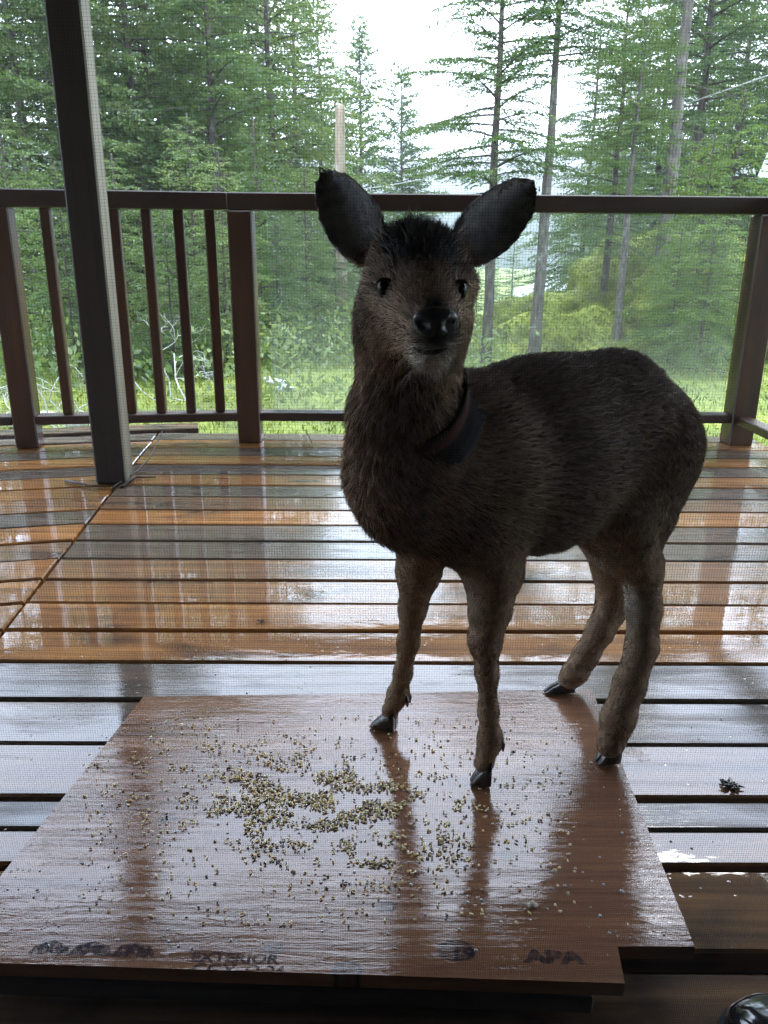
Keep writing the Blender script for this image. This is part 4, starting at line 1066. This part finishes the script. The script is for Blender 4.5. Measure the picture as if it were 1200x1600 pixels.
# leafy undergrowth below the firs
n = 22000; cl_ = np.stack([rg.uniform(-7, 1.0, 160), rg.uniform(6.0, 15, 160)], 1); w_ = rg.integers(0, 160, n)
xx, yy = (cl_[w_] + rg.normal(0, .28, (n, 2))).T; zz = ground_h(xx, yy) + rg.random(n) ** 1.5 * (.25 + .45 * rg.random(160)[w_])
tag(put('undergrowth', tufts('undergrowth', np.stack([xx, yy, zz], 1), np.tile([0, -.2, .5], (n, 1)), .075, .035, rg, .8), M['fir_pale']), 'low leafy undergrowth between the trunks', 'undergrowth', kind='stuff')

# ------------------------------------------------------------------ vehicles down the slope
M['car_white'] = mat_plain('white_car_paint', (.72, .74, .76), .25, .05, 3, 0, .8, 0); M['car_glass'] = mat_plain('dark_car_glass', (.02, .025, .03), .08, .1, 3)
M['tyre'] = mat_plain('black_rubber_tyre', (.02, .02, .02), .8); M['rim'] = mat_plain('grey_wheel_rim', (.4, .4, .42), .35, .1, 5, .8); M['lamp'] = mat_plain('lamp_lens', (.6, .6, .6), .15)
def vehicle(name, label, cat, loc, rz, side, L, W, wins):
    v = tag(empty(name, loc, rz), label, cat, 'white vehicles parked down the slope')
    n = len(side); V = []
    for s, ins in ((-1, 0), (1, 0)):
        for x, z in side: V.append((x, s * (W / 2 - (.12 if z > 1.0 else 0)), z))
    fs = [tuple(range(n)), tuple(range(n, 2 * n))[::-1]] + [(i, n + i, n + (i + 1) % n, (i + 1) % n) for i in range(n)]
    MB().add(V, fs).build('body', M['car_white'], v)
    for poly in wins:
        for s in (-1, 1):
            k = len(poly); q = [(x, s * (W / 2 - .12 + .006 + (.10 if z < 1.02 else 0)), z) for x, z in poly]; q2 = [(x, y - s * .02, z) for x, y, z in q]
            MB().add(q + q2, [tuple(range(k)), tuple(range(k, 2 * k))[::-1]] + [(i, (i + 1) % k, k + (i + 1) % k, k + i) for i in range(k)]).build('window', M['car_glass'], v)
    for x in (-L * .30, L * .30):
        for s in (-1, 1):
            w = MB().tube([(x, s * (W / 2 - .20), .33), (x, s * (W / 2 + .01), .33)], .33, 18).build('wheel', M['tyre'], v)
            MB().tube([(x, s * (W / 2 - .05), .33), (x, s * (W / 2 + .02), .33)], .19, 14).build('rim', M['rim'], w)
    for s in (-1, 1): MB().box((-L / 2 + .02, s * W * .36, .66), (.08, .25, .14)).build('headlight', M['lamp'], v)
    return v
cs = [(-2.1, .3), (2.1, .3), (2.12, .85), (1.85, 1.0), (1.25, 1.42), (-.35, 1.45), (-1.05, 1.0), (-2.05, .80)]
vehicle('parked_car', 'white parked car partly hidden by the mossy outcrop', 'car', (10.6, 54, float(ground_h(10.6, 54)) + .30), .15, cs, 4.2, 1.75, [[(-.85, 1.04), (.15, 1.04), (.15, 1.38), (-.33, 1.38)], [(.25, 1.04), (1.6, 1.04), (1.2, 1.36), (.25, 1.38)]])
vs_ = [(-2.6, .4), (2.6, .4), (2.6, 1.05), (.75, 1.05), (.62, 1.85), (-.75, 1.88), (-1.25, 1.12), (-2.55, 1.02)]
vehicle('pickup_truck', 'white pickup truck standing behind the white car', 'truck', (13.2, 60, float(ground_h(13.2, 60)) + .75), .1, vs_, 5.2, 1.9, [[(-1.05, 1.2), (-.15, 1.2), (-.15, 1.76), (-.7, 1.76)], [(-.05, 1.2), (.62, 1.2), (.55, 1.76), (-.05, 1.76)]])

# ------------------------------------------------------------------ neighbour's house and overhead wire
M['mint'] = mat_plain('mint_metal_roof', (.10, .24, .17), .5, .08, 4); M['greywall'] = mat_plain('grey_siding', (.20, .19, .19), .7, .15, 6); M['trim'] = mat_plain('pale_trim', (.5, .5, .48), .5)
hx, hy = 7.15, 16.2
nh = tag(empty('neighbour_house', (hx, hy, 0), math.radians(-32)), 'grey cabin with a mint green metal roof past the corner post', 'house')
gz = float(ground_h(hx + 2, hy + 2)) - .4
MB().box((3.1, 2.5, (gz + 2.1) / 2), (5.8, 5., 2.1 - gz)).build('wall', M['greywall'], nh)
rf = MB().add([(-.15, -.35, 2.02), (6.4, -.35, 2.02), (6.4, 2.5, 3.75), (-.15, 2.5, 3.75), (-.15, 5.35, 2.02), (6.4, 5.35, 2.02), (-.15, -.35, 2.10), (6.4, -.35, 2.10), (6.4, 2.5, 3.84), (-.15, 2.5, 3.84), (-.15, 5.35, 2.10), (6.4, 5.35, 2.10)],
              [(0, 1, 7, 6), (6, 7, 8, 9), (9, 8, 11, 10), (4, 10, 11, 5), (3, 2, 1, 0), (4, 5, 2, 3), (0, 6, 9, 3), (3, 9, 10, 4), (1, 2, 8, 7), (2, 5, 11, 8)]).build('roof', M['mint'], nh)
for x in np.arange(.1, 6.4, .4):
    MB().add([(x, -.36, 2.105), (x + .03, -.36, 2.105), (x + .03, 2.49, 3.842), (x, 2.49, 3.842), (x, -.36, 2.135), (x + .03, -.36, 2.135), (x + .03, 2.49, 3.872), (x, 2.49, 3.872)],
             [(4, 5, 6, 7), (0, 1, 5, 4), (1, 2, 6, 5), (3, 0, 4, 7), (2, 3, 7, 6)]).build('roof_seam', M['mint'], rf)
for x in (1.6, 4.2):
    w = MB().box((x, -.03, .9), (1.1, .06, 1.0)).build('window', M['trim'], nh); MB().box((x, -.065, .9), (.98, .012, .88)).build('pane', M['car_glass'], w)
a, b = on_y(560, 296, 30), on_y(1290, 86, 13); pts = []
for t in np.linspace(0, 1, 24): p = a + (b - a) * t; p[2] -= .55 * 4 * t * (1 - t) * .5; pts.append(p)
tag(MB().tube(pts, .011, 6).build('overhead_wire', mat_plain('pale_cable', (.42, .42, .42), .5)), 'thin overhead cable slanting between the firs above the railing', 'cable')

# ------------------------------------------------------------------ feed on the plywood and bits on the deck
rg = np.random.default_rng(12)
cand = np.stack([rg.uniform(130, 900, 60000), rg.uniform(1120, 1450, 60000)], 1)
x_, y_ = cand.T
nz = fbm(np.stack([x_ / 36, y_ / 15, 0 * x_], 1), 4)
dn = np.exp(-((x_ - 490) / 220) ** 2 - ((y_ - 1252 - (x_ - 490) * .10) / 74) ** 2) * np.clip(nz * 1.2 + .32, 0, 1) ** 1.2
dn += .75 * np.exp(-((x_ - 622) / 48) ** 2 - ((y_ - 1240) / 26) ** 2) * np.clip(nz * 1.3 + .45, 0, 1) + .5 * np.exp(-((x_ - 590) / 60) ** 2 - ((y_ - 1345) / 34) ** 2) * np.clip(nz * 1.8 + .1, 0, 1)
dn += .012 + .02 * np.exp(-((x_ - 700) / 160) ** 2 - ((y_ - 1220) / 90) ** 2)
px = cand[rg.random(60000) < dn * .46]
gs = []; gcol = []
def grain_proto(k):
    n, m = 6, 4; th = np.linspace(0, 2 * np.pi, n, endpoint=False); V = [(0, 0, -1.)]
    for z, r in ((-.45, .85), (.45, .85)): V += [(r * math.cos(t), r * math.sin(t), z) for t in th]
    V.append((0, 0, 1.)); F = []
    for i in range(n): j = (i + 1) % n; F += [(0, 1 + j, 1 + i, 1 + i), (1 + i, 1 + j, 7 + j, 7 + i), (7 + i, 7 + j, 13, 13)]
    return np.array(V), F
gV, gF = grain_proto(0); VV = []; LL = []; ST = []; TO = []; off = 0; lo_ = 0
for x, y in px:
    p = ply_pt(x, y)
    if not (-.47 < p[0] < .35 and .67 < p[1] < 1.27): continue
    s = np.array([.0014, .0014, .0027]) * rg.uniform(.75, 1.3, 3); az = rg.random() * 6.28; el = rg.uniform(-.35, .35)
    c, s_ = math.cos(az), math.sin(az); L = gV * s; L = np.stack([L[:, 2] * math.cos(el) - L[:, 0] * math.sin(el), L[:, 1], L[:, 2] * math.sin(el) + L[:, 0] * math.cos(el)], 1)
    L = np.stack([L[:, 0] * c - L[:, 1] * s_, L[:, 0] * s_ + L[:, 1] * c, L[:, 2]], 1)
    VV.append(L + p + [0, 0, .0012 + abs(rg.normal(0, .0012))])
    for f in gF:
        f = list(dict.fromkeys(f)); LL += [q + off for q in f]; ST.append(lo_); TO.append(len(f)); lo_ += len(f)
    off += len(gV); gcol.append(rg.random())
gme = mesh_np('spilled_grain', np.concatenate(VV), LL, ST, TO, True)
at = gme.attributes.new('tint', 'FLOAT', 'POINT'); at.data.foreach_set('value', np.repeat(np.array(gcol, np.float32), len(gV)))
g = N('feed_grain'); c = g.ramp(g.new('Attribute', attribute_name='tint').outputs['Fac'], [(.0, (.05, .025, .012)), (.2, (.10, .06, .02)), (.25, (.62, .45, .19)), (.7, (.88, .71, .36)), (1., (.92, .82, .56))])
g.bsdf(Base_Color=c, Roughness=.4, Coat_Weight=.4, Sheen_Weight=.3, Subsurface_Weight=.5, Subsurface_Radius=(.004, .003, .0015), Subsurface_Scale=1.)
tag(put('spilled_grain', gme, g.m), 'golden feed grain scattered in drifts on the plywood', 'grain', kind='stuff')
# rain drops lying on the wood
dv = []; q = []
for i in range(420):
    if i < 260: p = ply_pt(rg.uniform(0, 1060), rg.uniform(1110, 1500)); ok = -.47 < p[0] < .34 and .70 < p[1] < 1.26
    else: p = on_z(rg.uniform(0, 1200), 700 + 800 * rg.random() ** .8); ok = not (-.5 < p[0] < .4 and .65 < p[1] < 1.33)
    k = ((p[1] - Y0 - p[0] * .0085) / PITCH_B) % 1
    if not ok or (i >= 260 and (k < .1 or k > .9)): continue
    r = rg.uniform(.0010, .0024); n0 = len(dv)
    for z, rr in ((0, 1.), (.35, .85), (.6, .5)): dv += [(p[0] + r * rr * math.cos(a), p[1] + r * rr * math.sin(a), p[2] + r * z + .0004) for a in np.linspace(0, 6.283, 8, endpoint=False)]
    dv.append((p[0], p[1], p[2] + r * .68))
    for a in range(2):
        for b in range(8): q.append((n0 + a * 8 + b, n0 + a * 8 + (b + 1) % 8, n0 + a * 8 + 8 + (b + 1) % 8, n0 + a * 8 + 8 + b))
    for b in range(8): q.append((n0 + 16 + b, n0 + 16 + (b + 1) % 8, n0 + 24))
g = N('raindrop'); g.bsdf(Base_Color=(.55, .56, .56), Roughness=.04, Coat_Weight=1., Transmission_Weight=.35)
tag(MB().add(dv, q).build('raindrops', g.m, smooth=True), 'small raindrops beaded on the wet wood', 'raindrops', kind='stuff')

M['twig'] = mat_plain('dark_wet_twig', (.035, .024, .016), .5); M['straw'] = mat_plain('dead_grass_stem', (.26, .23, .12), .6)
def twig(name, pix_, r, mat, label, cat='twig', lift=.006):
    P = [on_z(x, y, .004) + np.array([0, 0, l]) for (x, y, l) in pix_]
    return tag(MB().tube(P, np.linspace(r, r * .4, len(P)), 6).build(name, mat, smooth=True), label, cat)
twig('twig', [(103, 753, .004), (122, 757, .006), (140, 760, .004), (165, 762, .004)], .006, M['twig'], 'dark wet twig lying across the foot of the porch post')
twig('twig', [(176, 764, .004), (196, 751, .006), (215, 745, .02), (236, 735, .05), (257, 712, .10)], .005, M['twig'], 'dark twig curving up from the right of the porch post')
twig('twig', [(190, 762, .004), (212, 747, .005), (243, 747, .004)], .007, M['twig'], 'short dark stick lying in the gap beside the porch post')
twig('grass_stem', [(472, 688, .004), (480, 700, .02), (492, 712, .004)], .0025, M['straw'], 'dead grass stem bent over the far planks')
twig('grass_stem', [(478, 690, .05), (490, 704, .02), (500, 711, .004), (530, 714, .004)], .0025, M['straw'], 'longer dead grass stem lying along a far plank')
# wet leaf and needle scrap
def scrap(pt, s, seed, label, name, mat, n=14):
    r = np.random.default_rng(seed); mb = MB()
    for i in range(n):
        a = r.random() * 6.28; d = np.array([math.cos(a), math.sin(a) * .8, r.uniform(.0, .5)]); L = s * r.uniform(.5, 1.2); o = np.array(pt) + [r.normal(0, s * .25), r.normal(0, s * .2), .002]
        mb.tube([o, o + d * L * .5 + [0, 0, .002], o + d * L], [s * .09, s * .13, s * .03], 5)
    return tag(mb.build(name, mat, smooth=True), label, name.split('_')[-1])
M['leaf_wet'] = mat_plain('black_wet_leaf', (.018, .018, .016), .35, .4, 60)
scrap(on_z(1142, 1231, .002), .017, 3, 'small black scrap of wet cedar foliage on a plank right of the plywood', 'cedar_scrap', M['leaf_wet'], 22)
scrap(on_z(410, 972, .002), .012, 5, 'curled brown wet leaf on a plank before the plywood', 'dead_leaf', M['twig'], 8)
pb = blob('pebble', ply_pt(832, 1416, .002), (.0065, .005, .004), 4., .15, 3, mat_plain('pale_pebble', (.45, .36, .28), .5)); tag(pb, 'single pale pebble on the plywood among the grain', 'pebble')

# black shoe standing by the threshold
M['rubber'] = mat_plain('glossy_black_rubber', (.008, .008, .010), .12, .2, 30, 0, 1., .05)
sh = tag(empty('rubber_shoe', (.446, .560, -.012), math.radians(24)), 'glossy black rubber shoe at the edge of the step beside the plywood', 'shoe')
secs = []      # toe at +y; (y, half width, height)
V = []; fs = []; n_ = 14
prof = ((.125, .010, .020), (.118, .028, .040), (.095, .041, .055), (.05, .046, .066), (0, .042, .082), (-.05, .036, .098), (-.10, .036, .102), (-.125, .024, .092))
for y, w, h in prof:
    for k in range(n_):
        a = 2 * math.pi * k / n_; ca_, sa_ = math.cos(a), math.sin(a); V.append((w * np.sign(ca_) * abs(ca_) ** .8, y, .012 + (h - .012) / 2 * (1 + np.sign(sa_) * abs(sa_) ** .75)))
for i in range(len(prof) - 1):
    for k in range(n_): fs.append((i * n_ + k, i * n_ + (k + 1) % n_, (i + 1) * n_ + (k + 1) % n_, (i + 1) * n_ + k))
fs += [tuple(range(n_)), tuple((len(prof) - 1) * n_ + k for k in range(n_))[::-1]]
u = MB().add(V, fs).build('upper', M['rubber'], sh, True); sm = u.modifiers.new('s', 'SUBSURF'); sm.levels = 1; sm.render_levels = 1
po = [(w * s * 1.06, y * 1.03) for s, seq in ((1, prof), (-1, prof[::-1])) for y, w, h in seq]
MB().prism(po, .0005, .014).build('sole', M['tyre'], sh)

# ------------------------------------------------------------------ mist
g = N('mist'); g.n.remove(g.out); g.out = g.new('OutputMaterial')
vol = g.new('VolumePrincipled', {'Color': (.86, .91, .97), 'Density': .0013, 'Anisotropy': .2}); g.l.new(vol.outputs[0], g.out.inputs['Volume'])
tag(MB().box((0, 0, 20), (3300, 3300, 70)).build('haze', g.m), 'thin rainy mist between the trees and the hills', 'mist', kind='stuff')

# ------------------------------------------------------------------ insect screen in the doorway
SP, SW = .00135, .00006
scr = tag(empty('insect_screen', (.05, WY + .016, 0)), 'fine dark wire insect screen across the open doorway', 'screen')
def wires(vertical):
    V = []; Q = []
    rng_ = np.arange(-1., 1.0, SP) if vertical else np.arange(-.02, 2.04, SP); w = SW / 2; n = len(rng_); z = np.zeros(n)
    for a, b in ((-w, -w), (w, -w), (w, w), (-w, w)):
        for e in (0, 1):
            if vertical: V.append(np.stack([rng_ + a, z + b, np.full(n, -.02 + 2.06 * e)], 1))
            else: V.append(np.stack([np.full(n, -1. + 2. * e), z + b + SW, rng_ + a], 1))
    V = np.stack(V, 1).reshape(-1, 3); b = np.arange(n)[:, None] * 8
    Q = np.concatenate([b + [2 * i, 2 * ((i + 1) % 4), 2 * ((i + 1) % 4) + 1, 2 * i + 1] for i in range(4)], 1).reshape(-1, 4)
    o = put('wire_mesh', mesh_quads('wire_mesh', V, Q), M['wire'], scr); o['kind'] = 'stuff'
M['wire'] = mat_plain('dark_screen_wire', (.02, .02, .022), .6, .05, 3)
wires(True); wires(False)
for x, z, dx, dz in ((-1.012, 1.01, .024, 2.10), (1.012, 1.01, .024, 2.10), (0, 2.052, 2.0, .024), (0, -.026, 2.0, .012)):
    MB().box((x, 0, z), (dx, .014, dz)).build('frame', M['tyre'], scr)
